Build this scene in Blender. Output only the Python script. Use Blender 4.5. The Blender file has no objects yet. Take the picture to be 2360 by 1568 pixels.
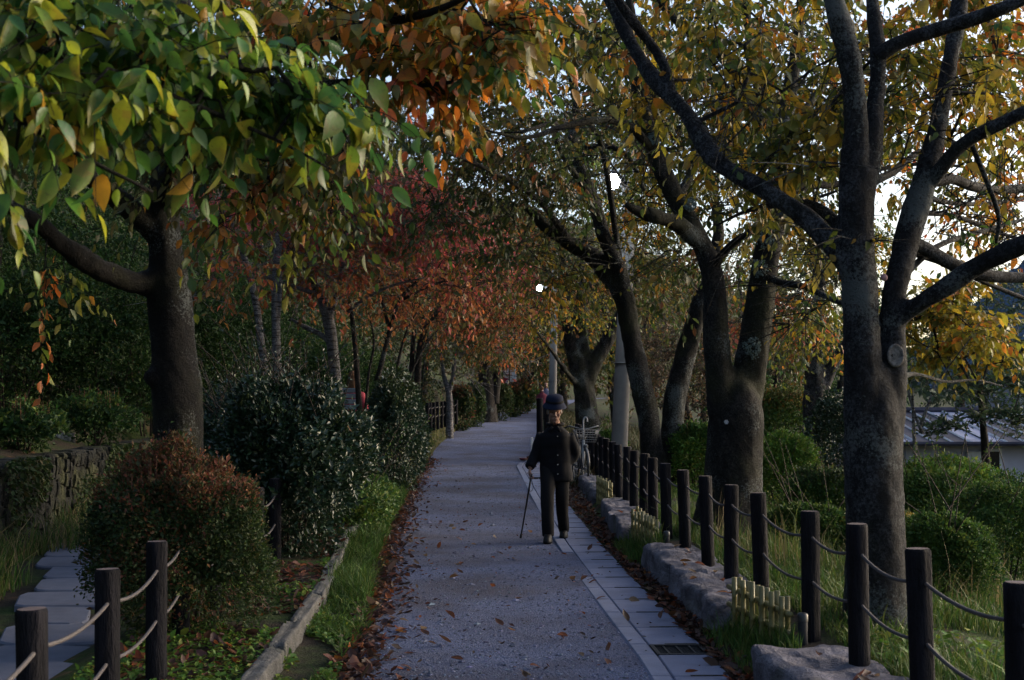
import bpy, math, random
import numpy as np
from mathutils import Vector, Matrix, Quaternion

# ------------------------------------------------------------------ camera, sky, sun, exposure
SC = bpy.context.scene
COL = SC.collection
random.seed(11)
rng = np.random.default_rng(11)
F = 2996.0            # focal length in units of a 2360-wide picture
CAMZ = 1.55
PITCH = math.atan(131 / F)

cam_d = bpy.data.cameras.new('camera')
cam_d.sensor_width = 36.0
cam_d.lens = 36.0 * F / 2360.0
cam_d.clip_start = 0.05
cam_d.clip_end = 3000
cam_d.dof.use_dof = True
cam_d.dof.focus_distance = 13.5
cam_d.dof.aperture_fstop = 7.0
cam = bpy.data.objects.new('camera', cam_d)
cam.location = (0, 0, CAMZ)
cam.rotation_euler = (math.pi / 2 + PITCH, 0, 0)
COL.objects.link(cam)
SC.camera = cam

SUN_EL, SUN_AZ = math.radians(16), math.radians(68)      # azimuth clockwise from +Y (view direction)
world = bpy.data.worlds.new('World')
SC.world = world
world.use_nodes = True
wn = world.node_tree
sky = wn.nodes.new('ShaderNodeTexSky')
sky.sky_type = 'NISHITA'
sky.sun_disc = False
sky.sun_elevation = SUN_EL
sky.sun_rotation = SUN_AZ
sky.air_density = 0.8
sky.dust_density = 3.0
sky.ozone_density = 0.8
wbg = wn.nodes['Background']
wbg.inputs['Strength'].default_value = 0.12
wn.links.new(sky.outputs['Color'], wbg.inputs['Color'])

sun_d = bpy.data.lights.new('sun', 'SUN')
sun_d.energy = 0.6
sun_d.angle = math.radians(40)
sun_d.color = (1.0, 0.975, 0.95)
sun = bpy.data.objects.new('sun', sun_d)
sv = Vector((math.sin(SUN_AZ) * math.cos(SUN_EL), math.cos(SUN_AZ) * math.cos(SUN_EL), math.sin(SUN_EL)))
sun.rotation_euler = sv.to_track_quat('Z', 'Y').to_euler()
sun.location = (30, 30, 40)
COL.objects.link(sun)

SC.view_settings.view_transform = 'Standard'
SC.view_settings.look = 'None'
SC.view_settings.exposure = 1.6
SC.view_settings.gamma = 1.0
SC.view_settings.use_curve_mapping = False
SC.render.engine = 'CYCLES'
SC.cycles.max_bounces = 5
SC.cycles.diffuse_bounces = 3
SC.cycles.glossy_bounces = 2
SC.cycles.transmission_bounces = 3
SC.cycles.transparent_max_bounces = 4
SC.cycles.use_denoising = True
SC.cycles.caustics_reflective = False
SC.cycles.caustics_refractive = False

# ------------------------------------------------------------------ measuring helpers
_fw = np.array([0, math.cos(PITCH), math.sin(PITCH)])
_up = np.array([0, -math.sin(PITCH), math.cos(PITCH)])

def P(x, y, d):
    """the point at depth d (metres along the path) seen at (x, y) of a 2360 x 1568 picture"""
    r = np.array([(x - 1180) / F, 0, 0]) + _up * ((784 - y) / F) + _fw
    return np.array([0, 0, CAMZ]) + r * (d / r[1])

def proj(p):
    q = np.asarray(p) - np.array([0, 0, CAMZ])
    w = q @ _fw
    return 1180 + F * q[..., 0] / w, 784 - F * (q @ _up) / w, w

def XL(y): return np.interp(y, [0, 7.1, 10, 13.5, 16.3, 22.6, 31, 37, 45.6, 58, 70, 90, 110, 150, 400],
                            [-.9, -.92, -1.03, -1.30, -1.43, -1.74, -2.02, -2.1, -1.98, -1.65, -.93, 1.5, 5, 15, 120])
def XR(y): return np.interp(y, [0, 7.7, 11.2, 13.9, 20, 29, 35, 45.6, 58, 70, 90, 110, 150, 400],
                            [.92, .75, .566, .46, .3, .1, .42, .85, 1.15, 1.75, 4.0, 7.5, 17.4, 122.4])
def XF(y): return np.interp(y, [0, 4.6, 6.6, 13, 27, 35, 45, 58, 70, 90, 110, 150, 400],
                            [1.88, 1.77, 1.72, 1.47, 1.44, 1.35, 1.3, 1.6, 2.3, 4.6, 8.1, 18, 123])

def gz(x, y):
    base = np.interp(y, [-30, 0, 30, 45, 70, 90, 130, 400, 800], [0, 0, 0, .33, .62, 1.1, 1.5, 4, 10])
    uL = x - XL(y)
    uF = x - XF(y)
    left = np.interp(uL, [-200, -90, -40, -25, -12, -6.5, -4.05, -3.95, -3.85, -1.75, -1.35, -.45, -.36, -.05],
                     [75, 48, 24, 14, 4.8, 1.5, .95, .9, .0, .0, .12, .12, .03, 0])
    rise = np.interp(y, [20, 36, 60, 90], [0, .42, .42, .2]) * np.interp(uL, [-.9, -.15], [1, 0])
    right = np.interp(uF, [-.28, -.12, .25, .8, 1.6, 3.5, 7, 16, 40, 120, 300],
                      [0, .17, .2, .17, .0, -.5, -1.3, -1.7, -2.2, -2, 6])
    return base + np.where(uL < 0, left + rise, 0) + np.where(uF > -.28, right, 0)

# ------------------------------------------------------------------ object helpers
def link(o, parent=None):
    COL.objects.link(o)
    if parent is not None:
        o.parent = parent
    return o

def wloc(o):
    v = Vector((0, 0, 0))
    while o is not None:
        v = v + o.location
        o = o.parent
    return v

def tag(o, label=None, cat=None, group=None, kind=None):
    if label: o['label'] = label
    if cat: o['category'] = cat
    if group: o['group'] = group
    if kind: o['kind'] = kind
    return o

def thing(name, label, cat, loc, group=None):
    o = bpy.data.objects.new(name, None)
    o.empty_display_size = .1
    o.location = [float(v) for v in loc]
    COL.objects.link(o)
    return tag(o, label, cat, group)

def mk(name, V, faces, mat=None, smooth=True, col=None):
    """mesh from vertex array and a list of face-index arrays; col = one colour per face"""
    V = np.asarray(V, dtype=np.float32)
    faces = [np.asarray(f, dtype=np.int32) for f in faces if len(f)]
    me = bpy.data.meshes.new(name)
    me.vertices.add(len(V))
    me.vertices.foreach_set('co', V.ravel())
    nl = sum(f.size for f in faces)
    npoly = sum(len(f) for f in faces)
    me.loops.add(nl)
    me.polygons.add(npoly)
    me.loops.foreach_set('vertex_index', np.concatenate([f.ravel() for f in faces]))
    starts, s = [], 0
    for f in faces:
        k = f.shape[1]
        starts.append(s + np.arange(len(f)) * k)
        s += f.size
    me.polygons.foreach_set('loop_start', np.concatenate(starts).astype(np.int32))
    me.polygons.foreach_set('use_smooth', np.full(npoly, bool(smooth)))
    if col is not None:
        a = me.attributes.new('Col', 'FLOAT_COLOR', 'FACE')
        c = np.ones((npoly, 4), dtype=np.float32)
        c[:, :3] = col
        a.data.foreach_set('color', c.ravel())
    me.update(calc_edges=True)
    if mat is not None:
        me.materials.append(mat)
    return me

def obj(name, V, faces, mat, parent=None, smooth=True, col=None, local=False):
    V = np.asarray(V, dtype=np.float64)
    if parent is not None and not local:
        V = V - np.array(wloc(parent))
    o = bpy.data.objects.new(name, mk(name, V, faces, mat, smooth, col))
    return link(o, parent)

def inst(name, me, M, parent=None):
    """an object of its own that shares a mesh; M is its world matrix (parents are never rotated)"""
    o = bpy.data.objects.new(name, me)
    M = Matrix(M)
    if parent is not None:
        M = Matrix.Translation(-wloc(parent)) @ M
    o.matrix_basis = M
    return link(o, parent)

class MB:
    """collects shapes for one mesh"""
    def __init__(s): s.V, s.Q, s.T, s.n = [], [], [], 0
    def add(s, V, Q=(), T=()):
        V = np.asarray(V, dtype=np.float64).reshape(-1, 3)
        s.V.append(V)
        if len(Q): s.Q.append(np.asarray(Q, dtype=np.int64) + s.n)
        if len(T): s.T.append(np.asarray(T, dtype=np.int64) + s.n)
        s.n += len(V)
        return s
    def arr(s):
        f = []
        if s.Q: f.append(np.concatenate(s.Q))
        if s.T: f.append(np.concatenate(s.T))
        return np.concatenate(s.V), f
    def obj(s, name, mat, parent=None, smooth=True, local=False):
        V, f = s.arr()
        return obj(name, V, f, mat, parent, smooth, None, local)
    def mesh(s, name, mat, smooth=True):
        V, f = s.arr()
        return mk(name, V, f, mat, smooth)
    def tube(s, pts, rad, sides=8, cap=True, **k):
        return s.add(*tube(pts, rad, sides, cap, **k))
    def box(s, c, size, rot=0, bev=0.0):
        return s.add(*box(c, size, rot, bev))
    def ell(s, c, r, seg=16, rings=10, M=None):
        return s.add(*ellipsoid(c, r, seg, rings, M))
    def lathe(s, prof, c=(0, 0, 0), seg=16):
        return s.add(*lathe(prof, c, seg))

def catmull(pts, per=4):
    pts = np.asarray(pts, dtype=float)
    if len(pts) < 3:
        t = np.linspace(0, 1, per + 1)[:, None]
        return pts[0] * (1 - t) + pts[-1] * t
    p = np.vstack([2 * pts[0] - pts[1], pts, 2 * pts[-1] - pts[-2]])
    out = []
    for i in range(1, len(p) - 2):
        t = np.linspace(0, 1, per, endpoint=False)[:, None]
        a, b, c, d = p[i - 1], p[i], p[i + 1], p[i + 2]
        out.append(.5 * ((2 * b) + (-a + c) * t + (2 * a - 5 * b + 4 * c - d) * t ** 2 + (-a + 3 * b - 3 * c + d) * t ** 3))
    out.append(pts[-1:])
    return np.vstack(out)

_nz = np.random.default_rng(5)
_K = _nz.normal(size=(12, 3)); _PH = _nz.uniform(0, 6.28, 12)
def wob(p, f=1.0, seed=0):
    """cheap smooth noise, about -1..1"""
    p = np.asarray(p) * f + seed * 3.7
    a = p @ _K[:6].T + _PH[:6]
    b = (p * 2.3) @ _K[6:].T + _PH[6:]
    return (np.sin(a).sum(-1) + .5 * np.sin(b).sum(-1)) / 4.2

def tube(pts, rad, sides=8, cap=True, rough=0.0, freq=6.0, seed=0, flat=None):
    pts = np.asarray(pts, dtype=float)
    n = len(pts)
    rad = np.broadcast_to(np.asarray(rad, dtype=float), (n,)) if np.ndim(rad) < 2 else np.asarray(rad)
    T = np.gradient(pts, axis=0)
    T /= np.linalg.norm(T, axis=1)[:, None] + 1e-12
    ref = np.array([1., 0, 0]) if abs(T[0, 0]) < .8 else np.array([0, 1., 0])
    U = np.zeros_like(pts); W = np.zeros_like(pts)
    u = ref
    for i in range(n):
        u = u - T[i] * (u @ T[i])
        u /= np.linalg.norm(u) + 1e-12
        U[i] = u; W[i] = np.cross(T[i], u)
    a = np.linspace(0, 2 * math.pi, sides, endpoint=False)
    ca, sa = np.cos(a), np.sin(a)
    dirs = U[:, None, :] * ca[None, :, None] + W[:, None, :] * sa[None, :, None]
    R = rad[:, None, None] if rad.ndim == 1 else rad[:, 0][:, None, None]
    V = pts[:, None, :] + dirs * R
    if rough:
        V = V + dirs * (wob(V, freq, seed) * rough)[..., None] * R
    V = V.reshape(-1, 3)
    i = np.arange(n - 1)[:, None] * sides
    j = np.arange(sides)[None, :]
    j2 = (j + 1) % sides
    Q = np.stack([i + j, i + j2, i + sides + j2, i + sides + j], -1).reshape(-1, 4)
    Tt = []
    if cap:
        V = np.vstack([V, pts[0], pts[-1]])
        c0, c1 = n * sides, n * sides + 1
        jj = np.arange(sides); jn = (jj + 1) % sides
        Tt = np.vstack([np.stack([np.full(sides, c0), jn, jj], -1),
                        np.stack([np.full(sides, c1), (n - 1) * sides + jj, (n - 1) * sides + jn], -1)])
    return V, Q, Tt

def box(c, size, rot=0, bev=0.0):
    """box centred at c, turned about z; bev chamfers the vertical and top edges"""
    sx, sy, sz = [v / 2 for v in size]
    b = min(bev, sx * .9, sy * .9, sz * .9)
    if b <= 0:
        V = np.array([[x, y, z] for z in (-sz, sz) for x, y in ((-sx, -sy), (sx, -sy), (sx, sy), (-sx, sy))])
        Q = [[3, 2, 1, 0], [4, 5, 6, 7], [0, 1, 5, 4], [1, 2, 6, 5], [2, 3, 7, 6], [3, 0, 4, 7]]
        T = []
    else:
        def ring(x, y, z, cb):
            return [[-x + cb, -y, z], [x - cb, -y, z], [x, -y + cb, z], [x, y - cb, z], [x - cb, y, z], [-x + cb, y, z], [-x, y - cb, z], [-x, -y + cb, z]]
        V = np.array(ring(sx - b, sy - b, -sz, b * .5) + ring(sx, sy, -sz + b, b) + ring(sx, sy, sz - b, b) + ring(sx - b, sy - b, sz, b * .5))
        Q = []
        for k in range(3):
            for j in range(8):
                j2 = (j + 1) % 8
                Q.append([k * 8 + j, k * 8 + j2, k * 8 + 8 + j2, k * 8 + 8 + j])
        T = [[24, 24 + j, 25 + j] for j in range(1, 7)] + [[0, 1 + j, j] for j in range(1, 7)]
    cr, sr = math.cos(rot), math.sin(rot)
    V = V @ np.array([[cr, sr, 0], [-sr, cr, 0], [0, 0, 1]]) + np.asarray(c)
    return V, Q, T

def ellipsoid(c, r, seg=16, rings=10, M=None):
    th = np.linspace(0, math.pi, rings + 1)[1:-1]
    a = np.linspace(0, 2 * math.pi, seg, endpoint=False)
    V = np.array([[math.sin(t) * math.cos(b), math.sin(t) * math.sin(b), math.cos(t)] for t in th for b in a] + [[0, 0, 1], [0, 0, -1]])
    V = V * np.asarray(r)
    if M is not None:
        V = V @ np.asarray(M).T
    V = V + np.asarray(c)
    m = rings - 1
    Q = [[k * seg + j, (k + 1) * seg + j, (k + 1) * seg + (j + 1) % seg, k * seg + (j + 1) % seg] for k in range(m - 1) for j in range(seg)]
    T = [[m * seg, j, (j + 1) % seg] for j in range(seg)] + [[m * seg + 1, (m - 1) * seg + (j + 1) % seg, (m - 1) * seg + j] for j in range(seg)]
    return V, Q, T

def lathe(prof, c=(0, 0, 0), seg=16):
    prof = np.asarray(prof, dtype=float)
    a = np.linspace(0, 2 * math.pi, seg, endpoint=False)
    V = np.array([[r * math.cos(b), r * math.sin(b), z] for r, z in prof for b in a]) + np.asarray(c)
    n = len(prof)
    Q = [[k * seg + j, k * seg + (j + 1) % seg, (k + 1) * seg + (j + 1) % seg, (k + 1) * seg + j] for k in range(n - 1) for j in range(seg)]
    return V, Q, []

def grid(xs, ys, zf):
    X, Y = np.meshgrid(xs, ys)
    V = np.stack([X, Y, zf(X, Y)], -1).reshape(-1, 3)
    nx, ny = len(xs), len(ys)
    i = np.arange(ny - 1)[:, None] * nx + np.arange(nx - 1)[None, :]
    Q = np.stack([i, i + 1, i + nx + 1, i + nx], -1).reshape(-1, 4)
    return V, Q

def strip(ys, xl, xr, zf, nx=6):
    """a ribbon that follows two edge curves"""
    t = np.linspace(0, 1, nx)
    X = xl(ys)[:, None] * (1 - t) + xr(ys)[:, None] * t
    Y = np.repeat(ys[:, None], nx, 1)
    V = np.stack([X, Y, zf(X, Y)], -1).reshape(-1, 3)
    i = np.arange(len(ys) - 1)[:, None] * nx + np.arange(nx - 1)[None, :]
    return V, np.stack([i, i + 1, i + nx + 1, i + nx], -1).reshape(-1, 4)

# ------------------------------------------------------------------ materials
class N:
    def __init__(s, name):
        s.m = bpy.data.materials.new(name); s.m.use_nodes = True
        s.t = s.m.node_tree; s.b = s.t.nodes['Principled BSDF']
        s.out = s.t.nodes['Material Output']
        s._co = None
    def n(s, typ, **kw):
        nd = s.t.nodes.new(typ)
        for k, v in kw.items():
            if k.startswith('i_'):
                key = k[2:]
                key = int(key) if key.isdigit() else key
                nd.inputs[key].default_value = v
            else: setattr(nd, k, v)
        return nd
    def l(s, a, b): s.t.links.new(a, b)
    def co(s, scale=(1, 1, 1)):
        if s._co is None: s._co = s.n('ShaderNodeNewGeometry')
        mp = s.n('ShaderNodeMapping'); mp.inputs['Scale'].default_value = scale
        s.l(s._co.outputs['Position'], mp.inputs['Vector'])
        return mp.outputs['Vector']
    def noise(s, scale, detail=4, rough=.6, vec=None, stretch=(1, 1, 1)):
        nd = s.n('ShaderNodeTexNoise'); nd.inputs['Scale'].default_value = scale
        nd.inputs['Detail'].default_value = detail; nd.inputs['Roughness'].default_value = rough
        s.l(vec if vec is not None else s.co(stretch), nd.inputs['Vector'])
        return nd.outputs['Fac']
    def voro(s, scale, feature='F1', stretch=(1, 1, 1)):
        nd = s.n('ShaderNodeTexVoronoi'); nd.feature = feature; nd.inputs['Scale'].default_value = scale
        s.l(s.co(stretch), nd.inputs['Vector'])
        return nd
    def ramp(s, fac, stops, interp='LINEAR'):
        r = s.n('ShaderNodeValToRGB'); r.color_ramp.interpolation = interp
        e = r.color_ramp.elements
        while len(e) < len(stops): e.new(.5)
        for k, (p, c) in enumerate(stops):
            e[k].position = p
            e[k].color = (*c, 1) if len(c) == 3 else c
        s.l(fac, r.inputs['Fac'])
        return r.outputs['Color']
    def mix(s, fac, a, b):
        m = s.n('ShaderNodeMix', data_type='RGBA')
        if isinstance(fac, (int, float)): m.inputs[0].default_value = fac
        else: s.l(fac, m.inputs[0])
        for v, i in ((a, 6), (b, 7)):
            if isinstance(v, tuple): m.inputs[i].default_value = (*v, 1)
            else: s.l(v, m.inputs[i])
        return m.outputs[2]
    def math(s, op, a, b=0.0, c=None):
        m = s.n('ShaderNodeMath', operation=op)
        for v, i in ((a, 0), (b, 1)):
            if isinstance(v, (int, float)): m.inputs[i].default_value = v
            else: s.l(v, m.inputs[i])
        return m.outputs[0]
    def bump(s, h, strength=.5, dist=.02):
        b = s.n('ShaderNodeBump'); b.inputs['Strength'].default_value = strength; b.inputs['Distance'].default_value = dist
        s.l(h, b.inputs['Height']); s.l(b.outputs['Normal'], s.b.inputs['Normal'])
    def color(s, c):
        if isinstance(c, tuple): s.b.inputs['Base Color'].default_value = (*c, 1)
        else: s.l(c, s.b.inputs['Base Color'])
    def rough(s, v, spec=None):
        s.b.inputs['Roughness'].default_value = v
        if spec is not None: s.b.inputs['Specular IOR Level'].default_value = spec

def plain(name, c, rough=.7, spec=.3, var=.25, scale=8, bump=.0, metal=0.0):
    m = N(name)
    f = m.noise(scale, 5)
    a = tuple(v * (1 - var) for v in c); b = tuple(min(1, v * (1 + var)) for v in c)
    m.color(m.ramp(f, [(.3, a), (.7, b)]))
    m.rough(rough, spec)
    m.b.inputs['Metallic'].default_value = metal
    if bump: m.bump(m.noise(scale * 3, 5), bump, .02)
    return m.m

def leaf_mat(name, rough=.42, trans=.35, spec=.4, spot=True):
    m = N(name)
    at = m.n('ShaderNodeAttribute'); at.attribute_name = 'Col'
    c = at.outputs['Color']
    if spot:
        f = m.noise(75, 4)
        c = m.mix(m.ramp(f, [(.58, (0, 0, 0)), (.70, (.75, .75, .75))]), c, (.07, .045, .02))
        c = m.mix(m.ramp(m.noise(14, 3), [(.35, (.35, .35, .35)), (.62, (0, 0, 0))]), c, (.03, .045, .015))
        m.bump(m.noise(110, 3, .6), .35, .004)
    m.color(c); m.rough(rough, spec)
    tr = m.n('ShaderNodeBsdfTranslucent')
    m.l(c, tr.inputs['Color'])
    mx = m.n('ShaderNodeMixShader'); mx.inputs[0].default_value = trans
    m.l(m.b.outputs[0], mx.inputs[1]); m.l(tr.outputs[0], mx.inputs[2])
    m.l(mx.outputs[0], m.out.inputs['Surface'])
    return m.m

def bark_mat(name, dark=(.035, .028, .022), pale=(.11, .095, .08), lichen=.5, moss=.3, rings=False, scale=1.0):
    m = N(name)
    n1 = m.noise(13 * scale, 8, .75, stretch=(1, 1, .6))
    base = m.ramp(n1, [(.42, dark), (.57, pale)])
    big = m.noise(1.5, 4, .6, stretch=(1, 1, .5))
    base = m.mix(m.ramp(big, [(.42, (.75, .75, .75)), (.60, (0, 0, 0))]), base, tuple(v * .9 for v in dark))
    fl = m.noise(55 * scale, 5, .75)
    base = m.mix(m.ramp(fl, [(.44, (.85, .85, .85)), (.56, (0, 0, 0))]), base, tuple(v * .4 for v in dark))
    if moss:
        n2 = m.noise(1.7, 4, .6)
        base = m.mix(m.ramp(n2, [(.6 - .25 * moss, (0, 0, 0)), (.72, (moss, moss, moss))]), base, (.055, .06, .018))
    if lichen:
        a = m.noise(2.2, 2, .5)
        b = m.noise(48 * scale, 6, .8)
        k = m.math('ADD', m.math('MULTIPLY', a, .6), m.math('MULTIPLY', b, .6))
        base = m.mix(m.ramp(k, [(.74 - .12 * lichen, (0, 0, 0)), (.79 - .12 * lichen, (.75, .75, .75))]), base, (.17, .19, .185))
    if rings:
        n3 = m.noise(26, 4, .6, stretch=(.25, .25, 1.6))
        base = m.mix(m.ramp(n3, [(.5, (0, 0, 0)), (.6, (1, 1, 1))]), base, (.05, .04, .035))
    m.color(base); m.rough(.85, .25)
    h = m.math('ADD', m.noise(26 * scale, 8, .8, stretch=(1, 1, .6)), m.math('MULTIPLY', fl, .7))
    m.bump(h, 1.0, .09)
    return m.m
# ------------------------------------------------------------------ ground, path, gutter
def ground_mat():
    m = N('soil_and_moss')
    a = m.noise(.9, 5, .65); b = m.noise(14, 5, .7)
    soil = m.ramp(b, [(.3, (.016, .013, .010)), (.7, (.05, .038, .028))])
    moss = m.ramp(b, [(.3, (.014, .026, .007)), (.7, (.05, .075, .017))])
    c = m.mix(m.ramp(a, [(.42, (0, 0, 0)), (.56, (1, 1, 1))]), soil, moss)
    lit = m.voro(26)
    c = m.mix(m.ramp(m.noise(3.1, 3), [(.56, (0, 0, 0)), (.66, (.6, .6, .6))]), c, m.ramp(lit.outputs['Color'], [(.2, (.05, .03, .02)), (.6, (.12, .06, .03)), (.9, (.16, .09, .05))]))
    m.color(c); m.rough(.95, .15)
    m.bump(m.math('ADD', b, m.noise(60, 3)), .8, .03)
    return m.m
M_GROUND = ground_mat()
def z_ground(x, y):
    onp = np.clip(np.minimum((x - XL(y)) / .12, (XF(y) - .25 - x) / .12), 0, 1)
    return gz(x, y) - .03 * onp + .035 * wob(np.stack([x, y, 0 * x], -1), 1.7) * (1 - onp) * np.clip((60 - y) / 30, 0, 1)
xs = np.concatenate([-np.geomspace(5.4, 320, 34)[::-1], np.arange(-5.3, 5.3, .085), np.geomspace(5.4, 600, 38)])
ys = np.concatenate([np.array([-60, -30, -15, -6, 0, 3]), np.arange(4, 36, .22), np.geomspace(36.3, 160, 60), np.geomspace(175, 1500, 14)])
V, Q = grid(xs, ys, z_ground)
g = obj('ground', V, [Q], M_GROUND); tag(g, kind='structure')

def gravel_mat():
    m = N('grey_gravel')
    v = m.voro(70); w = m.voro(150)
    big = m.noise(.8, 4, .6); f = m.noise(30, 5, .7)
    c = m.ramp(v.outputs['Color'], [(.0, (.07, .08, .13)), (.5, (.122, .148, .265)), (.95, (.29, .31, .42))])
    c = m.mix(.5, c, m.ramp(w.outputs['Color'], [(.0, (.072, .087, .15)), (.9, (.172, .206, .355))]))
    c = m.mix(m.ramp(big, [(.36, (.8, .8, .8)), (.60, (0, 0, 0))]), c, (.085, .078, .10))
    c = m.mix(m.ramp(f, [(.55, (0, 0, 0)), (.75, (.4, .4, .4))]), c, (.055, .05, .062))
    m.color(c); m.rough(.9, .25)
    h = m.math('ADD', m.math('MULTIPLY', v.outputs['Distance'], -1.0), m.math('MULTIPLY', w.outputs['Distance'], -.7))
    m.bump(m.math('ADD', h, m.math('MULTIPLY', f, .5)), 1.0, .02)
    return m.m
M_GRAVEL = gravel_mat()
yp = np.concatenate([np.arange(2, 36, .25), np.geomspace(36.3, 200, 80)])
def zpath(x, y): return gz(x, y) + .004 + .012 * wob(np.stack([x * .8, y * .5, 0 * x], -1), 1.3) * np.clip((40 - y) / 20, 0, 1)
pe = lambda y: XL(y) - .05 + .05 * wob(np.stack([y, y * 0, y * 0], -1), 2.1)
V, Q = strip(yp, pe, lambda y: XR(y) + .12, zpath, 14)
tag(obj('path', V, [Q], M_GRAVEL), kind='structure')

# loose pebbles lying on the gravel
def octa():
    return np.array([[1, 0, 0], [0, 1, 0], [-1, 0, 0], [0, -1, 0], [0, 0, .6], [0, 0, -.6]]), np.array([[0, 1, 4], [1, 2, 4], [2, 3, 4], [3, 0, 4], [1, 0, 5], [2, 1, 5], [3, 2, 5], [0, 3, 5]])
def scatter(Vt, Tt, pos, R, s):
    """copies of a small template: positions (n,3), rotations (n,3,3), scale (n,) or (n,3)"""
    s = np.asarray(s)
    A = Vt[None] * (s[:, None, None] if s.ndim == 1 else s[:, None, :])
    W = np.einsum('nij,nkj->nki', R, A) + pos[:, None, :]
    Tn = (Tt[None] + (np.arange(len(pos)) * len(Vt))[:, None, None]).reshape(-1, Tt.shape[1])
    return W.reshape(-1, 3), Tn
def rotz(a):
    c, s, o, z = np.cos(a), np.sin(a), np.ones_like(a), np.zeros_like(a)
    return np.stack([np.stack([c, -s, z], -1), np.stack([s, c, z], -1), np.stack([z, z, o], -1)], -2)
n = 16000
y = 6.0 + 24 * rng.random(n) ** 1.9
x = XL(y) + (XR(y) - XL(y)) * rng.random(n)
s = np.exp(rng.normal(math.log(.0058), .45, n)); s[:40] *= 2.4
Vt, Tt = octa()
pos = np.stack([x, y, zpath(x, y) + s * .15], -1)
V, T = scatter(Vt, Tt, pos, rotz(rng.random(n) * 6.28), np.stack([s * rng.uniform(.8, 1.6, n), s, s * .9], -1))
cc = (.06 + .17 * rng.random(n))[:, None] * np.array([.88, .96, 1.35]) * (1 + .06 * rng.normal(size=(n, 3)))
m = N('pebble'); at = m.n('ShaderNodeAttribute'); at.attribute_name = 'Col'; m.color(at.outputs['Color']); m.rough(.85, .25); M_PEB = m.m
tag(obj('gravel', V, [T], M_PEB, smooth=False, col=np.repeat(cc, 8, 0)), kind='stuff')

# gutter: cover slabs, pale edging pieces, iron gratings
def concrete(name, c, sc=5):
    m = N(name)
    f = m.noise(sc, 6, .65); h = m.noise(90, 4, .7); st = m.noise(1.3, 4, .6)
    k = m.ramp(f, [(.3, tuple(v * .75 for v in c)), (.7, c)])
    k = m.mix(m.ramp(st, [(.5, (0, 0, 0)), (.68, (.55, .55, .55))]), k, tuple(v * .5 for v in c))
    m.color(k); m.rough(.85, .3); m.bump(m.math('ADD', h, f), .35, .01)
    return m.m
M_CONC = concrete('gutter_concrete', (.165, .182, .27))
M_CONC2 = concrete('edging_concrete', (.19, .208, .295))
M_IRON = plain('dark_iron', (.014, .014, .016), .7, .3, .3, 20, .2)
gut = thing('gutter', None, None, (XR(8) + .3, 8, 0)); tag(gut, kind='structure')
gut_w = lambda y: np.interp(y, [6, 13, 24, 40], [.31, .34, .36, .40])
y0 = 5.43
k = 0
while y0 < 36:
    L = .60 if y0 < 30 else 1.2
    if abs(y0 - 7.83) < .05: L = .32
    yc = y0 + L / 2
    yaw = math.atan2(float(XR(yc + .3) - XR(yc - .3)), .6)
    w = float(gut_w(yc))
    grate = abs(yc - 7.99) < .1 or abs(yc - 24.4) < .3
    xc = float(XR(yc)) + .125 + w / 2
    zc = float(gz(xc, yc))
    if not grate:
        mb = MB().box((0, 0, -.02), (w, L - .014, .06 + .003 * random.random()), 0, .006)
        # short finger slot cut as a dark notch at the end of the slab
        o = obj('slab', *mb.arr(), M_CONC, gut, False, local=True)
        o.location = Vector((xc, yc, zc + .004)) - gut.location
        o.rotation_euler = (0, 0, -yaw)
        nb = MB().box((w * .12, -L / 2 + .012, .0115), (w * .62, .02, .003))
        q = obj('slot', *nb.arr(), M_IRON, o, False, local=True)
    else:
        mb = MB()
        for e in (-1, 1):
            mb.box((0, e * (L / 2 - .02), 0), (w, .03, .03)); mb.box((e * (w / 2 - .012), 0, 0), (.024, L - .07, .03))
        mb.box((0, 0, -.02), (w - .05, L - .06, .006))
        for j in range(3):
            mb.box((-w / 2 + w * (j + 1) / 4, 0, -.002), (.012, L - .07, .026))
        for j in range(9):
            mb.box((0, -L / 2 + .06 + j * (L - .12) / 8, -.006), (w - .06, .008, .02))
        o = obj('grating', *mb.arr(), M_IRON, gut, False, local=True)
        o.location = Vector((xc, yc, zc + .002)) - gut.location
        o.rotation_euler = (0, 0, -yaw)
    # edging piece beside the gravel; missing or buried in places as in the photograph
    if not (8.7 < yc < 8.9 or 11.3 < yc < 13.2) and y0 < 30:
        mb = MB().box((0, 0, -.02), (.115, L - .008, .065), 0, .008)
        o = obj('edging', *mb.arr(), M_CONC2, gut, False, local=True)
        o.location = Vector((float(XR(yc)) + .058, yc, zc + .0045)) - gut.location
        o.rotation_euler = (0, 0, -yaw)
    y0 += L; k += 1

# ------------------------------------------------------------------ stones
def cubesphere(nd):
    pts, Qs, off = [], [], 0
    t = np.linspace(-1, 1, nd + 1)
    A, B = np.meshgrid(t, t)
    for ax in range(3):
        for sg in (-1, 1):
            p = np.zeros((nd + 1, nd + 1, 3))
            p[..., ax] = sg; p[..., (ax + 1) % 3] = A * (1 if sg > 0 else -1); p[..., (ax + 2) % 3] = B
            i = np.arange(nd)[:, None] * (nd + 1) + np.arange(nd)[None, :]
            Qs.append(np.stack([i, i + 1, i + nd + 2, i + nd + 1], -1).reshape(-1, 4) + off)
            pts.append(p.reshape(-1, 3)); off += (nd + 1) ** 2
    V = np.vstack(pts); Q = np.vstack(Qs)
    u, inv = np.unique(np.round(V, 5), axis=0, return_inverse=True)
    return u, inv.reshape(-1)[Q]
_CS = {k: cubesphere(k) for k in (2, 3, 12, 24)}
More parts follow.
